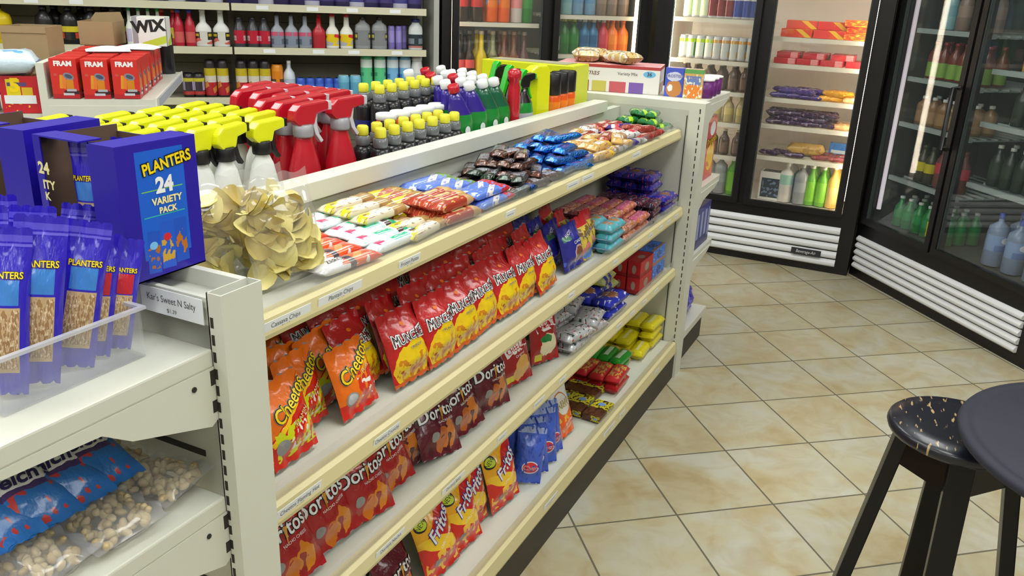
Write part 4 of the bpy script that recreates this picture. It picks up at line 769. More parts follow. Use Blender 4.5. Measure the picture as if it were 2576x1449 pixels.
for a in range(3): (FP,FW,FP)[a].put(f'purple shouldered green bottle, {ORD[a]} along the rearmost row',(2.36+a*.10,1.535,1.0205),(0,0,R_(-14)),'purple shouldered bottles',.88)
for a in range(2):
    for b in range(4): FG.put(f'dark green shouldered bottle with white cap, {ORD[a]} along, {ORD[b]} from the spine',(2.285+a*.072+.06*b,1.222+b*.072,1.0205),(0,0,R_(-14)),'dark green shouldered bottles',.88)
tag(obj('grease_tube',MB().lathe([(0,0),(.018,0),(.02,.004),(.02,.22),(.016,.242),(.022,.248),(.022,.27),(.012,.278),(0,.28)],RPL,14).mesh('grease_tube'),None,(2.40,1.195,1.0205)),'tall glossy red tube standing right of the green bottles','bottle')
sb=MB().lathe([(0,0),(.048,0),(.05,.006),(.05,.15),(.042,.185),(.022,.215),(.018,.232)],None,18,1,.7,fm=lambda z:LGR if z<.10 else GRN if z<.175 else BKB)
SB=Kind('spray_bottle','bottle',sb.mesh('spray_bottle'),[('lever',MB().prism([(-.06,.19),(-.045,.185),(.0,.285),(.012,.295),(-.004,.302),(-.02,.292)],-.012,.012,LIME).mesh('lever',.003))]+shift(head(BLACK,.085,.04,LIME),.235,1.1))
for i in range(3): SB.put(f'black and green spray bottle with green lever, {ORD[i]} from the red tube',(2.485+i*.10,1.205+i*.10,1.0205),(0,0,R_(-10)),'black and green spray bottles',.9)
hk=MB().prism([(-.03,0),(.03,0),(.03,.22),(.028,.262),(.012,.278),(-.03,.276),(-.056,.262),(-.06,.24),(-.052,.236),(-.03,.236)],-.022,.022,YEL); tag(obj('hooked_jug',hk.mesh('hooked_jug',.006),None,(2.61,1.205,1.0205),(0,0,R_(-20))),'bright yellow hooked bottle between green sprayers and orange cans','bottle')
OC=Kind('spray_can','can',MB().lathe([(0,0),(.031,0),(.033,.004),(.033,.165),(.030,.172)],art('print_orange_can',(236,130,24),[('r',.5,.12,.5,.14,0,(60,56,60)),('r',.5,.93,.5,.06,0,(230,90,20)),('r',.5,.5,.12,.3,0,(226,150,40))]),16).mesh('spray_can'),[('cap',MB().lathe([(.031,.172),(.033,.175),(.033,.24),(.029,.245)],BLACK,16).mesh('cap'))])
for i in range(3): OC.put(f'orange spray can with black cap, {ORD[i]} from the yellow hooked bottle',(2.70+i*.067,1.20,1.0205),(0,0,0),'orange spray cans')
yb=thing('additive_carton','long yellow carton at the far end, right of the orange cans','box',(2.965,1.39,1.0205)); obj('carton',MB().box(-.075,.075,-.19,.19,0,.255,YBX).mesh('carton',.003),yb); obj('top_cutout',MB().box(-.05,.05,-.15,.17,.2552,.257,mat('cutout_grey',(150,146,120),.7)).mesh('top_cutout'),yb)

# ---------------------------------------------------------------- far end cap goods
A_gm=art('print_variety_mix',(226,222,220),[('r',.5,.94,.5,.06,0,(176,60,60)),('r',.25,.2,.07,.2,0,(140,90,70)),('r',.42,.2,.07,.2,0,(196,186,90)),('r',.6,.2,.08,.2,0,(196,90,100)),('r',.78,.2,.07,.2,0,(120,90,170)),('e',.12,.22,.09,.18,0,(214,206,160)),('e',.9,.72,.06,.12,0,(110,180,226))],.5,.1)
gb=MB().box(-.21,.21,-.1,.1,0,.108,A_gm,{'back':A_gm,'top':mat('box_pinkish',(206,150,150),.6)}); gL=MB(); write(gL,lambda x,z:-.1,'Grandmas',-.1,.075,.024,[(.0,mat('ink_brown_dark',(110,70,60),.5))],shear=.3); write(gL,lambda x,z:-.1,'Variety Mix',.08,.075,.013,[(0,INK)]); write(gL,lambda x,z:-.1,'36',.168,.078,.015,[(0.02,INK)])
gt=thing('cookie_variety_box','white cookie variety mix box lying along the far end cap top','box',(3.385,1.235,1.1495),(0,0,R_(-78))); obj('carton',gb.mesh('carton',.002),gt); obj('lettering',gL.mesh('lettering'),gt)
A_ce=art('print_cereal_blue',(70,90,200),[('e',.5,.28,.42,.3,0,(196,130,70),.1),('e',.5,.7,.4,.16,0,(206,210,236),.05),('e',.3,.3,.14,.12,0,(230,230,236),.1)],.4,.2); A_co=art('print_cereal_orange',(214,170,96),[('e',.5,.25,.45,.26,0,(226,130,50),.1),('r',.5,.62,.4,.15,0,(110,130,190),.03),('n',7,.58,(226,226,210)),('r',.5,.93,.5,.08,0,(100,160,90))],.4,.2)
for n,A,y,l,tx in (('cereal_box',A_ce,.952,'blue cereal box standing between white cookie box and orange cereal box','FROSTED'),('cereal_box',A_co,.875,'orange cereal box with blue lettering panel beside the blue cereal box','MINI')):
    k=thing(n,l,'box',(3.355,y,1.1495),(0,0,R_(-82))); obj('carton',MB().box(-.037,.037,-.025,.025,0,.112,A).mesh('carton',.0012),k); q=MB(); write(q,lambda x,z:-.025,tx,0,.08,.012,[(.03,WL),(0,BLI)]); obj('lettering',q.mesh('lettering'),k)
TUB=Kind('tub','tub',MB().lathe([(0,0),(.030,0),(.033,.003),(.034,.066)],mat('tub_purple',(104,40,116),.35),24,1.15,1).mesh('tub'),[('lid',MB().lathe([(.0345,.066),(.0365,.068),(.0365,.074),(.03,.0755)],WPL,24,1.15,1).mesh('lid'))])
for i in range(3): TUB.put(f'purple tub with white lid, {ORD[i]} from the aisle corner of the far end cap',(3.40+i*.085,.845+i*.004,1.1495),(0,0,R_(-80)),'purple tubs')
A_pst=art('print_pastry',(206,180,120),[('n',6,.5,(226,220,206)),('n',8,.6,(170,120,60))],.25,.5); PK=Kind('wrapped_pastry','pastry',pillow('wrapped_pastry',.13,.10,.045,A_pst,'pastry').me)
for i,(x,y,z,r) in enumerate([(3.36,1.34,1.259,20),(3.42,1.24,1.259,-30),(3.36,1.18,1.262,60),(3.46,1.36,1.262,80)]): PK.put(('wrapped tan pastry on the white cookie box, far left','wrapped tan pastry on the white cookie box, centre','wrapped tan pastry on the white cookie box, right','wrapped tan pastry behind the others on the cookie box')[i],(x,y,z),(0,0,R_(r)),'wrapped pastries')
A_pr=art('print_crisp_can',(200,26,46),[('e',.72,.36,.24,.22,30,(230,190,40),.08),('r',.2,.06,.12,.05,0,(226,180,180)),('n',6,.64,(214,90,100),.5,.3,.5,.3)],.3,.3)
pr=thing('crisp_box','tall red box of stacked chips on the far end cap middle shelf','box',(3.52,.90,.7905)); obj('carton',MB().box(-.13,.13,-.07,.07,0,.265,A_pr).mesh('carton',.002),pr); q=MB(); write(q,lambda x,z:-.07,'Pringles',.06,.165,.036,[(.04,OUT),(.0,YL)],rot=8); blot(q,lambda x,z:-.07,.06,.215,.045,.03,WL); obj('logo',q.mesh('logo'),pr)
A_bx=art('print_blue_carton',(50,44,140),[('r',.2,.5,.06,.35,0,(150,160,206)),('r',.45,.5,.06,.35,0,(150,160,206)),('r',.7,.5,.06,.35,0,(150,160,206)),('r',.5,.1,.5,.14,0,(44,40,110)),('r',.92,.5,.04,.35,0,(150,160,206))],.4,.2)
tag(obj('cookie_carton',MB().box(-.125,.125,-.08,.08,0,.185,A_bx).mesh('cookie_carton',.002),None,(3.53,.895,.4975)),'blue and lilac striped carton on the far end cap lower shelf','box')
K['pu']=[bag('snack_bag',.22,.16,.09,art('print_violet_bag',(70,60,190),[('n',6,.55,(100,90,226)),('n',8,.62,(50,40,130))],.25,.6,0,.4),A_bb,[],[],6)]; K['pu'][0].put('violet snack bag on the far end cap base deck',(3.58,.855,.152),(R_(-20),0,R_(2)))

# ---------------------------------------------------------------- oil filter gondola at the left
FFR=((1.735,2.485),R_(-48))       # local x runs along the shelf side toward the right, local y away from the viewer
def fput(o,x,y,z,r=0):
    c,sn=math.cos(FFR[1]),math.sin(FFR[1]); o.location=(FFR[0][0]+c*x-sn*y,FFR[0][1]+sn*x+c*y,z); o.rotation_euler=(0,0,FFR[1]+r); return o
fg=fput(thing('filter_shelving','white shelving of boxed oil filters behind the yellow triggers','shelf'),0,0,0)
obj('upright',MB().box(-.035,-.012,0,.9,0,1.26,WHITE).box(-.036,-.0355,.005,.012,.1,1.25,DARK).mesh('upright'),fg)
for z in (1.15,.72):
    s=obj('shelf',MB().box(-.012,.30,0,.86,z-.02,z,WHITE).box(.30,.306,0,.86,z-.035,z+.003,mat('lip_white',(222,222,214),.5)).mesh('shelf'),fg); obj('bracket',MB().prism([(-.012,z-.02),(-.012,z-.12),(.02,z-.13),(.10,z-.075),(.18,z-.05),(.29,z-.035),(.30,z-.02)],-.002,0,WHITE).mesh('bracket'),s); obj('label_rail',MB().box(.306,.3075,.05,.8,z-.03,z-.002,mat('rail_blue_grey',(178,182,196),.5)).mesh('label_rail'),s)
obj('base',MB().box(-.012,.30,0,.86,0,.14,WHITE).mesh('base'),fg)
A_fm=art('print_oil_filter',(206,42,34),[('r',.72,.1,.28,.1,0,(60,22,30),.03),('r',.5,.05,.5,.06,0,(176,30,40)),('r',.44,.42,.10,.17,-8,(226,120,50)),('r',.36,.42,.05,.17,-8,(214,150,30)),('r',.68,.36,.14,.12,0,(206,130,24)),('e',.66,.56,.2,.085,-10,(120,130,150)),('e',.66,.56,.14,.05,-10,(70,76,96)),('r',.72,.21,.18,.03,0,(170,176,186)),('r',.6,.11,.2,.03,0,(190,196,206)),('e',.18,.6,.07,.035,0,(196,80,70))],.5,.15)
fL=MB(); write(fL,lambda x,z:-.043,'FRAM',0,.124,.018,[(.05,WL)],wide=.95)
FK=Kind('oil_filter_box','box',MB().box(-.043,.043,-.043,.043,0,.142,mat('box_red',(200,44,36),.5),{'front':A_fm,'right':A_fm,'left':A_fm}).mesh('oil_filter_box',.001),[('lettering',fL.mesh('lettering'))])
for b in range(6):
    for a in range(3):
        o=FK.put(f'red oil filter box, {ORD[a]} from the left, '+('front row' if b==0 else f'{ORD[b]} row back'),(0,0,0),(0,0,0),'red oil filter boxes'); fput(o,.042+a*.088,.045+b*.1+(.03 if b>2 else 0),1.1515+jit(.0008),R_(jit(3))); o.scale=(.9,.9,.86)
A_wx=art('print_white_filter',(226,228,226),[('r',.7,.14,.4,.12,20,(190,206,60)),('r',.1,.5,.08,.6,0,(150,150,156))],.5,.1); wl=MB(); write(wl,lambda x,z:-.05,'WIX',0,.07,.042,[(.05,OUT)],rot=6)
wx=fput(thing('oil_filter_box','white filter box with black lettering on top of the red ones','box'),.235,.60,1.2755,R_(-4)); obj('carton',MB().box(-.06,.06,-.05,.05,0,.105,A_wx).mesh('carton',.001),wx); obj('lettering',wl.mesh('lettering'),wx)
for i,(x,y,z,r,w,l) in enumerate([(.13,.28,1.2755,12,.1,'white paper sheet lying on the red filter boxes, nearer'),(.2,.40,1.2755,-8,.11,'white paper sheet lying on the red filter boxes, farther')]):
    s=MB(); s.grid(lambda u,v,w=w:((u-.5)*w*1.4,(v-.5)*w,.004+.012*math.sin(u*3)*v),8,4,PAPER); s.grid(lambda u,v,w=w:((u-.5)*w*1.4,(v-.5)*w,.003+.012*math.sin(u*3)*v),8,4,PAPER,flip=True); fput(tag(obj('paper_sheet',s.mesh('paper_sheet')),l,'paper'),x,y,z,R_(r))
for i,(x,y,z,w,h,l) in enumerate([(-.115,.36,1.1005,.14,.25,'tall brown cardboard box at the left over the filter boxes'),(.06,.62,1.2745,.12,.085,'smaller open brown cardboard box beside the tall one')]):
    m=MB().box(-w/2,w/2,-.08,-.077,0,h,CARD).box(-w/2,w/2,.077,.08,0,h,CARD).box(-w/2,-w/2+.003,-.077,.077,0,h,CARD).box(w/2-.003,w/2,-.077,.077,0,h,CARD).box(-w/2,w/2,-.08,.08,0,.003,CARD)
    t=fput(thing('cardboard_box',l,'box'),x,y,z,R_(-6)); obj('carton',m.mesh('carton'),t); f=MB().prism([(-w/2,h),(w/2,h),(w/2-.01,h+.03),(-w/2+.02,h+.025)],.077,.08,CARD) if i else MB().box(-w/2,w/2,-.083,-.0805,h-.02,h+.002,CARD); obj('flap',f.mesh('flap'),t)
fput(tag(obj('oil_bottle',MB().lathe([(0,0),(.035,0),(.036,.004),(.036,.15),(.03,.17),(.014,.18),(.014,.2)],BKB,14).mesh('oil_bottle'),None),'black bottle at the far right end of the filter shelf','bottle'),.25,.80,1.1505)
# left of it: laundry goods
LS=fput(thing('side_shelf','white shelf carrying laundry goods at the left picture edge','shelf'),0,0,0); obj('board',MB().box(-.45,-.04,.02,.5,1.08,1.0995,WHITE).mesh('board'),LS); obj('post',MB().box(-.45,-.43,.02,.04,0,1.10,WHITE).box(-.06,-.04,.02,.04,0,1.08,WHITE).box(-.06,-.04,.48,.5,0,1.08,WHITE).box(-.45,-.43,.48,.5,0,1.08,WHITE).mesh('post'),LS)
A_rd=art('print_red_detergent',(196,30,44),[('r',.35,.62,.18,.3,0,(226,206,30)),('r',.7,.5,.14,.2,0,(214,180,40)),('r',.45,.78,.25,.05,0,(90,70,120)),('n',6,.6,(226,190,40),.5,.2,.45,.15)],.4,.2)
t=fput(thing('detergent_box','red and yellow detergent box with a white price strip','box'),-.10,.07,1.1005); obj('carton',MB().box(-.055,.055,-.03,.05,0,.115,A_rd).mesh('carton',.0015),t); q=MB().box(-.045,.045,-.0315,-.0305,.03,.056,PAPER); obj('price_strip',q.mesh('price_strip'),t); q=MB(); write(q,lambda x,z:-.03,'5',-.012,.085,.042,[(.05,YL)]); obj('lettering',q.mesh('lettering'),t)
A_yd=art('print_yellow_detergent',(214,212,20),[('r',.5,.5,.6,.14,6,(226,120,120),.04),('r',.5,.1,.5,.16,0,(176,176,190)),('e',.6,.12,.16,.12,0,(220,70,150),.1)],.4,.2); tag(fput(obj('detergent_box',MB().box(-.055,.055,-.03,.05,0,.10,A_yd).mesh('detergent_box',.0015)),-.235,.07,1.1005),'yellow detergent box at the left picture edge','box')
A_lb=art('print_wipes_bag',(206,226,240),[('e',.35,.5,.2,.16,10,(226,214,110),.06),('n',5,.6,(110,170,226)),('r',.5,.06,.5,.12,0,(190,150,170),.05)],.25,.4,0,.3); o=pillow('wipes_bag',.24,.16,.075,A_lb,'bag').put('pale blue plastic bag lying on top of the detergent boxes',(0,0,0)); fput(o,-.17,.09,1.2175,R_(8))

# ---------------------------------------------------------------- car-care bottles on the wall shelving (local x to the right, y into the shelf)
_m={}
def C3(c,r=.35,coat=.3):
    k='paint_%d_%d_%d'%c
    return mat(k,c,r,coat=coat)
def bot(name,h,r,neck,shape,body,label=None,cap=None,cat='bottle',lz=(.12,.6),flat=1,two_=None,capr=None,stripe=None):
    """shape: 'can' straight, 'round' shouldered, 'long' long tapering neck, 'jug' broad shoulders"""
    n=14; ch=.09*h
    if shape=='can': P=[(0,0),(r*.94,0),(r,h*.02),(r,h*.9),(r*.9,h*.96),(r*.8,h)]; top=h
    elif shape=='drink': P=[(0,0),(r*.72,0),(r*.98,h*.05),(r,h*.1),(r,h*.87),(r*.82,h*.965),(r*.84,h*.985),(r*.78,h),(0,h*.985)]; top=h
    elif shape=='long': P=[(0,0),(r*.95,0),(r,h*.02),(r,h*.48),(r*.8,h*.56),(neck*1.2,h*.66),(neck,h*.93)]; top=h*.93
    elif shape=='jug': P=[(0,0),(r*.95,0),(r,h*.02),(r,h*.62),(r*.92,h*.74),(neck*1.1,h*.84),(neck,h*.9)]; top=h*.9
    else: P=[(0,0),(r*.94,0),(r,h*.02),(r,h*.55),(r*.9,h*.66),(neck*1.15,h*.80),(neck,h*.92)]; top=h*.92
    mb=MB().lathe(P,C3(body) if isinstance(body,tuple) else body,n,1,flat,cap=shape!='drink'); parts=[]
    if label:
        A=label if not isinstance(label,tuple) else C3(label,.45)
        parts.append(('label',MB().lathe([(r*1.012,h*lz[0]),(r*1.012,h*lz[1])],A,n,1,flat,cap=False).mesh('label')))
    if cap: 
        q=capr or neck*1.15; parts.append(('cap',MB().lathe([(q*.96,top),(q,top+.002),(q,h-.002),(q*.85,h)],C3(cap),12,1,1).mesh('cap')))
    return Kind(name,cat,mb.mesh(name),parts)
A_yb=art('print_label_yellow_black',(30,28,30),[('r',.5,.75,.6,.2,0,(206,190,40)),('r',.5,.3,.3,.2,0,(190,60,40))]); A_bw=art('print_label_black_red',(214,212,206),[('r',.5,.62,.34,.3,0,(40,36,36)),('r',.5,.7,.3,.1,0,(190,170,40)),('r',.5,.2,.4,.12,30,(206,100,90))])
A_rw=art('print_label_red_white',(186,30,56),[('r',.5,.5,.3,.1,0,(206,170,180)),('r',.5,.3,.3,.08,0,(206,160,170))]); A_ry2=art('print_label_yellow_swoosh',(226,196,30),[('r',.35,.8,.3,.14,-20,(206,40,60)),('r',.6,.2,.4,.2,-20,(176,176,180))]); A_gy=art('print_label_grey_yellow',(130,132,138),[('r',.5,.6,.26,.24,0,(70,74,80)),('r',.5,.62,.22,.1,0,(196,190,60))])
A_gr=art('print_can_green',(90,196,140),[('r',.5,.9,.6,.12,0,(214,230,226)),('e',.5,.25,.2,.16,0,(30,110,80)),('e',.5,.25,.14,.11,0,(110,206,156)),('r',.5,.6,.3,.05,0,(60,150,110))]); A_sk=art('print_can_sky',(120,180,226),[('r',.5,.9,.6,.12,0,(214,226,236)),('r',.5,.55,.3,.06,0,(70,130,196))])
A_st=art('print_can_yellow_white_red',(176,40,50),[('r',.5,.85,.6,.16,0,(196,176,40)),('r',.5,.6,.6,.12,0,(214,206,196)),('r',.5,.3,.4,.1,20,(206,130,60))])
CB=dict(
 oil=bot('oil_bottle',.178,.042,.016,'jug',(24,24,28),A_yb,(26,26,30),flat=.6,lz=(.12,.5)), grn=bot('additive_bottle',.18,.02,.008,'long',(226,232,226),(196,190,220),(20,150,80),lz=(.1,.45)),
 ror=bot('additive_bottle',.175,.024,.010,'round',(206,50,66),(220,200,60),(220,90,60),lz=(.2,.5)), rbl=bot('additive_bottle',.178,.025,.010,'round',(190,36,60),(206,90,90),(60,80,190),lz=(.1,.4),capr=.013),
 wlong=bot('additive_bottle',.182,.040,.013,'long',(228,230,228),A_bw,(226,228,228),flat=.5,lz=(.06,.42)), rk=bot('additive_bottle',.15,.03,.014,'round',(70,70,78),A_rw,(40,40,44),lz=(.12,.56)),
 slong=bot('additive_bottle',.175,.034,.010,'long',(150,156,168),art('print_label_silver',(130,140,160),[('r',.5,.85,.5,.14,0,(206,90,120)),('r',.5,.3,.3,.2,0,(90,100,116))]),(34,34,40),flat=.55,lz=(.06,.46)),
 rlong=bot('additive_bottle',.175,.034,.011,'long',(186,34,50),(170,30,44),(150,20,40),flat=.55,lz=(.06,.4)), wy=bot('additive_bottle',.178,.035,.013,'long',(230,230,222),A_ry2,(206,40,56),flat=.55,lz=(.08,.42)),
 gflat=bot('additive_bottle',.17,.042,.014,'jug',(150,154,160),A_gy,(34,34,38),flat=.45,lz=(.1,.58)), pur=bot('additive_can',.125,.018,.018,'can',(128,116,190),(150,138,206),None,'can',lz=(.3,.8)), wblue=bot('additive_bottle',.165,.040,.02,'jug',(214,218,222),art('print_label_dark_green',(44,58,66),[('r',.5,.5,.4,.2,0,(120,130,140)),('r',.5,.05,.6,.1,0,(190,120,110))]),(30,40,110),flat=.6,lz=(.06,.5),capr=.024),
 lab=bot('oil_jar',.12,.03,.02,'can',(40,34,36),art('print_label_small',(60,50,60),[('r',.5,.85,.6,.1,0,(196,186,60)),('r',.5,.5,.3,.25,0,(170,160,190)),('r',.5,.1,.6,.1,0,(180,60,60))]),(24,24,28),lz=(.1,.85)), yrd=bot('spray_can',.19,.03,.03,'can',(40,36,40),A_st,(24,24,28),'can',lz=(.05,.78),capr=.018),
 orn=bot('spray_can',.17,.031,.02,'can',(226,140,30),art('print_label_orange2',(220,130,30),[('r',.5,.45,.4,.2,0,(90,60,40))]),(24,24,28),'can',lz=(.1,.8)), pump=bot('pump_bottle',.19,.032,.01,'round',(206,214,226),(176,186,206),(230,230,232),lz=(.1,.5)),
 bcan=bot('small_can',.10,.024,.024,'can',(50,90,196),(70,110,210),(30,36,60),'can',lz=(.1,.7),capr=.014), tcan=bot('small_can',.115,.032,.03,'can',(110,176,206),(90,160,196),(196,226,236),'can',lz=(.1,.7),capr=.026),
 gsp=bot('spray_can',.225,.033,.03,'can',(96,200,146),A_gr,(220,222,226),'can',lz=(.02,.9),capr=.028), bsp=bot('spray_can',.225,.033,.03,'can',(126,186,230),A_sk,(220,222,226),'can',lz=(.02,.9),capr=.028), jug=bot('white_jug',.22,.036,.026,'jug',(222,224,226),(206,208,214),(230,230,232)),
 darkb=bot('oil_bottle',.22,.042,.016,'jug',(44,36,80),(60,50,110),(30,30,40),flat=.6), whp=bot('oil_bottle',.22,.042,.016,'jug',(186,184,206),(60,60,130),(30,30,60),flat=.6), yjug=bot('oil_jug',.18,.06,.02,'jug',(216,190,20),(190,150,20),(40,36,30),flat=.7,lz=(.1,.5)))
def wput(k,lab,x,z,group,y=.075,r=0): CB[k].put(lab,(x,y,z),(0,0,r),group,1,FRA)
Zt,Zm,Zl=1.4005,1.1835,.9255
seq=[('oil',-3.18,'first from the left'),('oil',-3.08,'second from the left'),('oil',-2.985,'third from the left')]
for i,x in enumerate((-3.30,-3.19,-3.09,-2.99)): wput('oil',f'black oil bottle with yellow label, {ORD[i]} from the left, wall shelf middle tier',x,Zm,'black oil bottles on the wall shelf')
for i,x in enumerate((-3.27,-3.15,-3.04)): wput('oil',f'black oil bottle in the rear rank, {ORD[i]} from the left, wall shelf middle tier',x,Zm,'black oil bottles on the wall shelf',.2)
for i,x in enumerate((-2.915,-2.87,-2.825,-2.78)): wput('grn',f'slim white bottle with green cap, {ORD[i]} from the left, wall shelf middle tier',x,Zm,'green capped slim bottles')
for i,x in enumerate((-2.765,-2.71)): wput('ror',f'red bottle with orange cap, {("left","right")[i]} one, wall shelf middle tier',x,Zm,'orange capped red bottles',.13)
for i,x in enumerate((-2.685,-2.63)): wput('rbl',f'red bottle with blue cap, {("left","right")[i]} one, wall shelf middle tier',x,Zm,'blue capped red bottles')
for i,x in enumerate((-2.566,-2.478)): wput('wlong',f'white long-necked bottle with dark label, {("left","right")[i]} one beside the shelf joint',x,Zm,'white long-necked bottles')
for i,x in enumerate((-2.387,-2.32,-2.262)): wput('rk',f'short dark bottle with red label, {ORD[i]} from the shelf joint, middle tier',x,Zm,'short red labelled bottles')
for i,x in enumerate((-2.195,-2.122,-2.05)): wput('slong',f'silver long-necked bottle, {ORD[i]} from the left, wall shelf middle tier',x,Zm,'silver long-necked bottles')
wput('rlong','plain red long-necked bottle between silver and white ones',-1.978,Zm,None)
for i,x in enumerate((-1.906,-1.83)): wput('wy',f'white long-necked bottle with red cap and yellow label, {("left","right")[i]} one',x,Zm,'white bottles with yellow labels')
for i,x in enumerate((-1.742,-1.65)): wput('gflat',f'flat grey bottle with black cap, {("left","right")[i]} one, wall shelf middle tier',x,Zm,'flat grey bottles')
for i,x in enumerate((-1.583,-1.543,-1.505)): wput('pur',f'slim lilac can, {ORD[i]} from the left, wall shelf middle tier',x,Zm,'slim lilac cans',.075+.05*(i==2))
wput('wblue','white bottle with navy cap at the right end of the middle tier',-1.447,Zm,None)
wput('yjug','yellow oil jug at the left picture edge on the wall shelf',-3.50,Zm,None); wput('yjug','second yellow oil jug beside the one at the picture edge',-3.64,Zm,None)
for i in range(13): wput(('darkb','whp','darkb')[i%3],f'dark bottle on the wall shelf top tier, {ORD[i]} from the right',-1.455-i*.079,Zt,'dark bottles on the top tier')
for i in range(12): wput(('whp','darkb')[i%2],f'bottle on the wall shelf top tier left bay, {ORD[i]} from the joint',-2.50-i*.09,Zt,'bottles on the top tier, left bay')
for i,x in enumerate((-2.66,-2.61)): wput('lab',f'small dark jar with lilac label, {("left","right")[i]} one, lower wall tier',x,Zl,'small dark jars')
for i,x in enumerate((-2.55,-2.487)): wput('yrd',f'yellow, white and red spray can, {("left","right")[i]} one, lower wall tier left bay',x,Zl,'striped spray cans')
for i,x in enumerate((-2.392,-2.33,-2.27)): wput('yrd',f'yellow, white and red spray can, {ORD[i]} right of the shelf joint, lower wall tier',x,Zl,'striped spray cans')
wput('orn','orange can with black cap on the lower wall tier',-2.207,Zl,None); wput('pump','pale blue pump bottle beside the orange can, lower wall tier',-2.145,Zl,None)
for i in range(5): wput('bcan',f'small blue can with dark cap, {ORD[i]} from the left, lower wall tier',-2.085+.05*i,Zl,'small blue cans')
for i,x in enumerate((-1.855,-1.79)): wput('tcan',f'small pale blue can with light cap, {("left","right")[i]} one, lower wall tier',x,Zl,'small pale blue cans',.06)
for i,x in enumerate((-1.725,-1.65)): wput('gsp',f'mint green spray can, {("left","right")[i]} one, lower wall tier',x,Zl,'mint green spray cans')
for i,x in enumerate((-1.578,-1.508)): wput('bsp',f'sky blue spray can, {("left","right")[i]} one, lower wall tier',x,Zl,'sky blue spray cans')
wput('jug','white jug at the right end of the lower wall tier',-1.44,Zl,None)
for i in range(6): wput(('oil','darkb')[i%2],f'dark bottle on the lower wall tier left bay, {ORD[i]} from the left',-3.5+i*.13,Zl,'dark bottles on the lower tier')
pb=bag('snack_bag',.22,.16,.08,art('print_violet_dots',(70,40,150),[('n',7,.64,(206,200,60)),('n',6,.58,(110,80,206))],.25,.5),A_bb,[],[],9); pb.put('violet bag at the left picture edge on the lower wall tier',(-3.50,.02,Zl),(R_(-4),0,0),None,1,FRA)
tag(CB['oil'].put('x',(0,0,0)),'black oil bottle standing behind the cardboard boxes','bottle'); 
o=[q for q in S.objects if q.get('label')=='black oil bottle standing behind the cardboard boxes'][0]; c,sn=math.cos(FRA[1]),math.sin(FRA[1]); o.location=(FRA[0][0]+c*-2.94-sn*.2,FRA[0][1]+sn*-2.94+c*.2,Zm); o['group']='black oil bottles on the wall shelf'

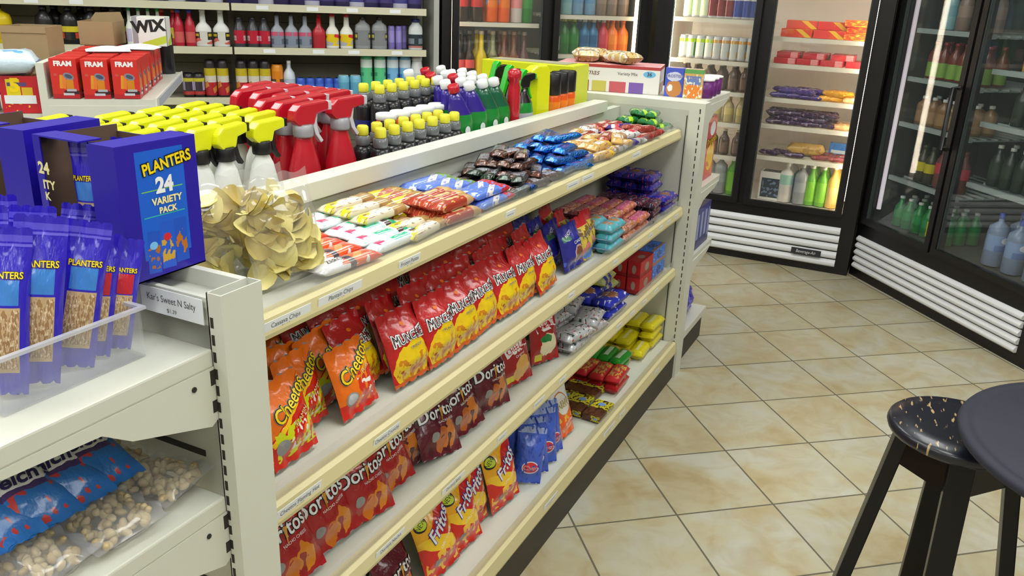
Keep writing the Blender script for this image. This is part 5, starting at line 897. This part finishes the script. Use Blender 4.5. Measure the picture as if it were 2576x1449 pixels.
# ---------------------------------------------------------------- drinks and candy in the coolers
def soda(name,body,label,cap,h=.27,r=.036,shape='round',lz=(.3,.55)): return bot('drink_bottle',h,r,.012,shape,body,label,cap,'bottle',lz=lz,capr=.014)
def can(name,base,shapes,h=.122,r=.031): return bot('drink_can',h,r,r,'drink',(196,198,202),art('print_can_'+name,base,shapes,.25,.4),None,'can',lz=(.11,.86))
cola=(46,20,16); clr=(176,190,190)
DK=dict(
 cola=soda('c',cola,(200,40,46),(200,30,40)), fanta=soda('f',(236,96,20),art('print_soda_orange',(240,120,30),[('e',.5,.5,.16,.3,0,(176,176,206))]),(236,90,30)), pinkc=soda('p',(206,196,190),(226,140,140),(220,220,216)), lime=soda('l',(40,130,50),(56,150,60),(40,140,40)), pale=soda('q',(96,136,100),(80,130,90),(60,120,70)),
 cola2=soda('c2',(40,20,18),(226,90,90),(70,70,70),.30,.033,'long',(.3,.46)), yel=soda('y',(226,200,20),(232,206,30),(206,196,170),.30,.036,'long',(.06,.4)), glass=soda('g',(150,150,110),(120,120,80),(180,170,140),.30,.032,'long'), brn=soda('b',(120,66,36),(150,84,50),(150,120,90),.30,.034,'long'), ros=soda('ro',(110,70,66),(206,150,150),(160,140,120),.30,.033,'long',(.3,.46)),
 blueb=soda('bb',(30,110,160),(20,90,140),(226,226,226),.2), redb=soda('rb',(206,40,66),(214,60,80),(226,226,226),.2), orab=soda('ob',(240,120,24),(244,140,40),(240,110,30),.2), grnb=soda('gb',(10,110,30),(16,126,40),(196,206,60),.2), wl=soda('w',(40,30,34),(222,190,196),(206,206,206),.2,.036,'round',(.1,.5)), ice=soda('i',(140,186,190),(120,170,180),(206,214,214),.22), iceb=soda('ib',(120,160,190),(100,150,190),(206,214,214),.22), smoke=soda('s',(130,112,100),(150,130,118),(190,180,170),.22),
 c7=can('lime_soda',(226,240,200),[('r',.5,.5,.16,.6,0,(130,200,40))]), cdp=can('dark_red',(120,20,40),[('r',.5,.55,.24,.2,0,(150,40,60))]), cpep=can('blue_cola',(24,56,150),[('e',.5,.66,.17,.2,0,(230,232,240)),('r',.5,.74,.14,.08,10,(206,40,50)),('r',.5,.57,.14,.06,10,(30,70,180))]), cnrg=can('silver_energy',(196,200,196),[('r',.5,.4,.14,.45,0,(60,90,120)),('r',.5,.2,.2,.16,0,(196,150,60)),('r',.5,.92,.5,.1,0,(206,150,60))],.135,.027), cgrn=can('white_green',(226,232,220),[('r',.5,.5,.13,.6,0,(60,150,40)),('r',.5,.9,.5,.1,0,(190,226,40))],.135,.027),
 cof=soda('cf',(84,60,50),(110,84,72),(190,176,160),.155,.032,'round',(.1,.5)), tall=soda('t',(176,160,110),(196,180,110),(190,170,120),.155,.032), mlk=soda('m',(206,202,192),(150,190,170),(226,222,214),.24,.042,'jug',(.45,.7)), gry=soda('gy',(140,144,144),(156,160,160),(196,196,196),.24,.042,'jug'), gtea=soda('gt',(96,170,30),(130,200,50),(214,216,206),.24,.033,'round',(.1,.6)), pch=soda('pc',(226,180,80),(226,190,110),(232,222,190),.25,.035,'round',(.1,.5)), pchr=soda('pr',(230,170,70),(232,130,60),(236,150,130),.25,.035,'round',(.1,.5)),
 tea=soda('te',(110,50,36),(120,160,70),(150,40,40),.19,.033,'round',(.06,.45)), jar=soda('ja',(130,100,66),(150,120,84),(216,222,220),.15,.035,'jug',(.1,.5)), drp=soda('dr',(110,60,56),(190,60,80),(90,40,40),.22,.034,'round',(.35,.6)), yl=soda('yl2',(60,60,40),(190,180,40),(60,60,50),.2,.034), spr=soda('sp',(20,130,60),(40,150,80),(206,216,214),.17,.033), dkg=soda('dg',(24,40,30),(30,50,36),(170,180,170),.2,.033), wat=soda('wa',(120,140,170),art('print_water',(130,160,206),[('e',.5,.7,.14,.2,0,(226,232,240)),('r',.5,.2,.3,.2,0,(90,120,180))]),(40,70,170),.26,.05,'jug',(.3,.6)))
def fill(fr,z,xs,keys,desc,where,depth=2,y0=.155,py=.085,group=None,jx=.004):
    """a shelf row: keys[i] at xs[i]; ranks behind repeat it"""
    for b in range(depth):
        for i,x in enumerate(xs):
            k=keys[i%len(keys)]; d=desc[k] if isinstance(desc,dict) else desc
            DK[k].put(f'{d}, {ORD[i]} '+('from the left, ' if b==0 else f'in {ORD[b]} rank, ')+where,(x+jit(jx),y0+b*py,z+.0045),(0,0,jit(.3)),'drinks: '+where,1,fr)
def lin_(a,b,n): return [a+(b-a)*i/(n-1) for i in range(n)]
wA='left door, soda cooler'; dsc=dict(cola='cola bottle with red label',fanta='orange soda bottle',pinkc='clear bottle with pink label',lime='green soda bottle',pale='pale green bottle',cola2='tall cola bottle',yel='tall yellow juice bottle',glass='tall clear bottle',brn='tall brown bottle',ros='tall bottle with pink label',blueb='blue drink bottle',redb='red drink bottle',orab='orange drink bottle',grnb='dark green bottle',wl='dark bottle with white label',ice='pale aqua bottle',iceb='pale blue bottle',smoke='smoky brown bottle')
fill(FRA,1.335,[-1.16,-1.075,-.985,-.905,-.835,-.765],['cola','cola','fanta','fanta','pinkc','lime'],dsc,'upper shelf, '+wA)
fill(FRA,.985,[-1.175,-1.115,-1.04,-.97,-.90,-.84,-.775],['cola2','cola2','yel','glass','brn','brn','ros'],dsc,'middle shelf, '+wA)
wB='right door, soda cooler'
fill(FRA,1.39,lin_(-.59,-.15,7),['ice','ice','iceb','iceb','smoke','smoke','smoke'],dsc,'upper shelf, '+wB)
fill(FRA,1.165,lin_(-.585,-.14,8),['wl','grnb','grnb','blueb','blueb','redb','orab','orab'],dsc,'middle shelf, '+wB)
wC='left door, candy cooler'; dsc=dict(c7='white and lime soda can',cdp='dark red soda can',cpep='blue cola can',cnrg='silver and gold energy can',cgrn='white and green energy can',cof='dark coffee bottle',tall='tall tan bottle',gtea='green tea bottle',gry='grey bottle',mlk='white milk bottle',pch='peach juice bottle',pchr='orange juice bottle')
fill(FRB,1.402,lin_(-1.455,-1.055,9),['c7','c7','c7','cdp','cdp','cdp','cpep','cpep','cpep'],dsc,'upper shelf, '+wC)
fill(FRB,1.163,lin_(-1.46,-1.05,9),['cgrn','cgrn','cgrn','cgrn','cnrg','cnrg','cnrg','cnrg','cnrg'],dsc,'second shelf, '+wC)
fill(FRB,.985,lin_(-1.44,-1.06,6),['cof'],dsc,'third shelf, '+wC)
fill(FRB,.80,lin_(-1.44,-1.06,6),['tall'],dsc,'fourth shelf, '+wC,1); fill(FRB,.60,lin_(-1.44,-1.06,6),['cof'],dsc,'fifth shelf, '+wC,1); fill(FRB,.355,lin_(-1.44,-1.06,6),['gry','gry','gry','gry','gry','gtea'],dsc,'bottom, '+wC,1)
wD='right door, candy cooler'
fill(FRB,.355,[-.735,-.645,-.585,-.525,-.46],['mlk','gry','gtea','gtea','pch'],dsc,'bottom, '+wD,3,.16,.09)
def bput(P_,lab,x,y,z,r=0,g=None,rx=0): P_.put(lab,(x,y,z),(rx,0,r),g,1,FRB)
OB=boxk('chocolate_box',.17,.11,.045,(226,70,40),[('r',.75,.5,.1,.6,20,(236,190,40))],'box'); OB2=boxk('chocolate_box',.15,.10,.035,(226,84,36),[('n',6,.56,(240,190,30))],'box'); RB=boxk('candy_box',.125,.10,.032,(196,34,48),[('r',.8,.5,.16,.5,0,(226,150,150)),('n',6,.62,(220,70,80))],'box')
for i,(x,y,z) in enumerate([(-.80,.19,0),(-.62,.20,0),(-.80,.30,.0),(-.62,.31,0),(-.79,.25,.046),(-.61,.26,.046)]): bput(OB,f'orange chocolate box, {ORD[i]} in its stack, top candy shelf of the bright cooler',x,y,1.3265+z,R_(jit(5)),'orange chocolate boxes')
for i,(x,y,z) in enumerate([(-.465,.18,0),(-.465,.29,0),(-.46,.23,.036),(-.47,.19,.073)]): bput(OB2,f'orange and yellow candy box, {ORD[i]} in its stack, top shelf right end',x,y,1.3265+z,R_(jit(8)),'orange and yellow candy boxes')
for i in range(8): bput(RB,f'red candy box, {ORD[i%4]} from the left, '+('lower' if i<4 else 'upper')+' layer, second shelf of the bright cooler',-.84+(i%4)*.132,.17+.10*(i//4),1.1765+.017*0+(0 if i<4 else .0),R_(jit(6)),'red candy boxes')
for i in range(6): bput(RB,f'red candy box in the raised layer, {ORD[i]} along, second shelf of the bright cooler',-.83+(i%3)*.15,.20+.09*(i//3),1.2095,R_(jit(9)),'red candy boxes, raised')
BC=dict(pp=pillow('candy_bar',.13,.05,.03,art('print_bar_violet',(70,54,130),[('n',6,.58,(130,110,170)),('r',.5,.5,.2,.2,0,(206,200,214))])),yy=pillow('candy_bar',.12,.05,.03,art('print_bar_gold',(226,160,20),[('n',6,.58,(240,200,60))])),dk=pillow('candy_bar',.12,.045,.03,art('print_bar_plum',(56,30,70),[('n',6,.56,(110,70,90)),('n',8,.62,(150,130,150))])),tt=pillow('candy_bar',.12,.05,.03,art('print_bar_beige',(206,160,100),[('n',6,.56,(226,200,160))])),rr=pillow('candy_bar',.12,.05,.03,art('print_bar_maroon',(110,40,44),[('n',6,.56,(150,70,60))])))
def bheap(k,adj,where,x0,x1,nx,ny,nl,z):
    for l in range(nl):
        for b in range(ny):
            for a in range(max(1,nx-(l+b)%2)):
                x=x0+(x1-x0)*(a+.5*((l+b)%2))/max(1,nx-1) if nx>1 else x0; bput(BC[k],f'{adj} bar, {ORD[a]} along, {ORD[b]} back'+('' if nl==1 else ', '+('bottom','middle','top')[l]+' layer')+f', {where}',x+jit(.01),.15+b*.06+jit(.006),z+.0045+l*.027,R_(jit(25)),f'{adj} bars {where}',R_(jit(10)))
w3='third candy shelf, bright cooler'; w4='fourth candy shelf, bright cooler'; w5='fifth candy shelf, bright cooler'
bheap('pp','violet candy',w3,-.83,-.66,3,3,2,.976); bheap('yy','gold candy',w3,-.56,-.50,2,3,2,.976); bheap('tt','beige candy',w3,-.43,-.43,1,3,1,.976)
bheap('dk','plum candy',w4,-.85,-.56,4,3,3,.82); bheap('tt','beige candy',w4,-.49,-.44,2,3,1,.82)
bheap('rr','maroon candy',w5,-.56,-.45,2,3,1,.63); bheap('dk','plum candy',w5,-.86,-.72,2,2,1,.63)
bput(Kind('sandwich_roll','bread',pillow('sandwich_roll',.22,.09,.07,art('print_roll',(206,170,90),[('n',4,.55,(176,140,70))]),'bread').me),'long tan wrapped roll on the fifth shelf of the bright cooler',-.66,.26,.64,R_(4))
bput(boxk('cookie_box',.13,.05,.085,(30,120,206),[('n',6,.6,(60,90,190)),('r',.5,.4,.4,.12,0,(206,226,240))],'box'),'bright blue box at the right end of the fifth shelf',-.47,.34,.6355,R_(-4))
wn=boxk('white_carton',.15,.12,.175,(226,222,212),[('r',.5,.44,.42,.34,0,(44,52,66)),('n',9,.56,(110,130,156),.5,.42,.38,.3)],'box'); bput(wn,'white carton with dark printed window at the bottom of the bright cooler',-.815,.20,.3555)
# dim corner cooler
wE='left door, corner cooler'; wF='right door, corner cooler'; dsc=dict(ice='pale aqua bottle',smoke='smoky bottle',tea='tea bottle with green label',jar='tan bottle with pale cap',drp='dark bottle with red label',yl='dark bottle with yellow label',spr='green bottle with white cap',dkg='dark green bottle',wat='water jug with blue cap',pchr='orange juice bottle',brn='tall brown bottle')
fill(FRC,1.41,lin_(.20,.53,4),['ice','smoke'],dsc,'top shelf, '+wE,1); fill(FRC,1.158,lin_(.15,.53,6),['tea'],dsc,'second shelf, '+wE); fill(FRC,.914,lin_(.14,.53,6),['jar'],dsc,'third shelf, '+wE)
fill(FRC,.612,[.22,.29,.37,.45,.53],['yl','yl','drp','drp','drp'],dsc,'fourth shelf, '+wE,1); fill(FRC,.338,lin_(.14,.53,6),['spr'],dsc,'bottom, '+wE,3,.14,.08)
fill(FRC,1.254,lin_(.80,1.2,5),['pchr','smoke'],dsc,'top shelf, '+wF,1); fill(FRC,1.004,lin_(.80,1.2,6),['dkg'],dsc,'second shelf, '+wF,1); fill(FRC,.705,lin_(.74,1.2,7),['dkg'],dsc,'third shelf, '+wF); fill(FRC,.338,[.86,.99,1.12],['wat'],dsc,'bottom, '+wF,2,.14,.12)
tag(obj('price_card',MB().box(-.04,.04,-.002,0,-.04,.04,C3((206,190,30))).mesh('price_card'),None,(FRC[0][0]-.772*.46+.636*.10,FRC[0][1]-.636*.46-.772*.10,.40),(0,0,FRC[1])),'small yellow card before the green bottles in the corner cooler','card')
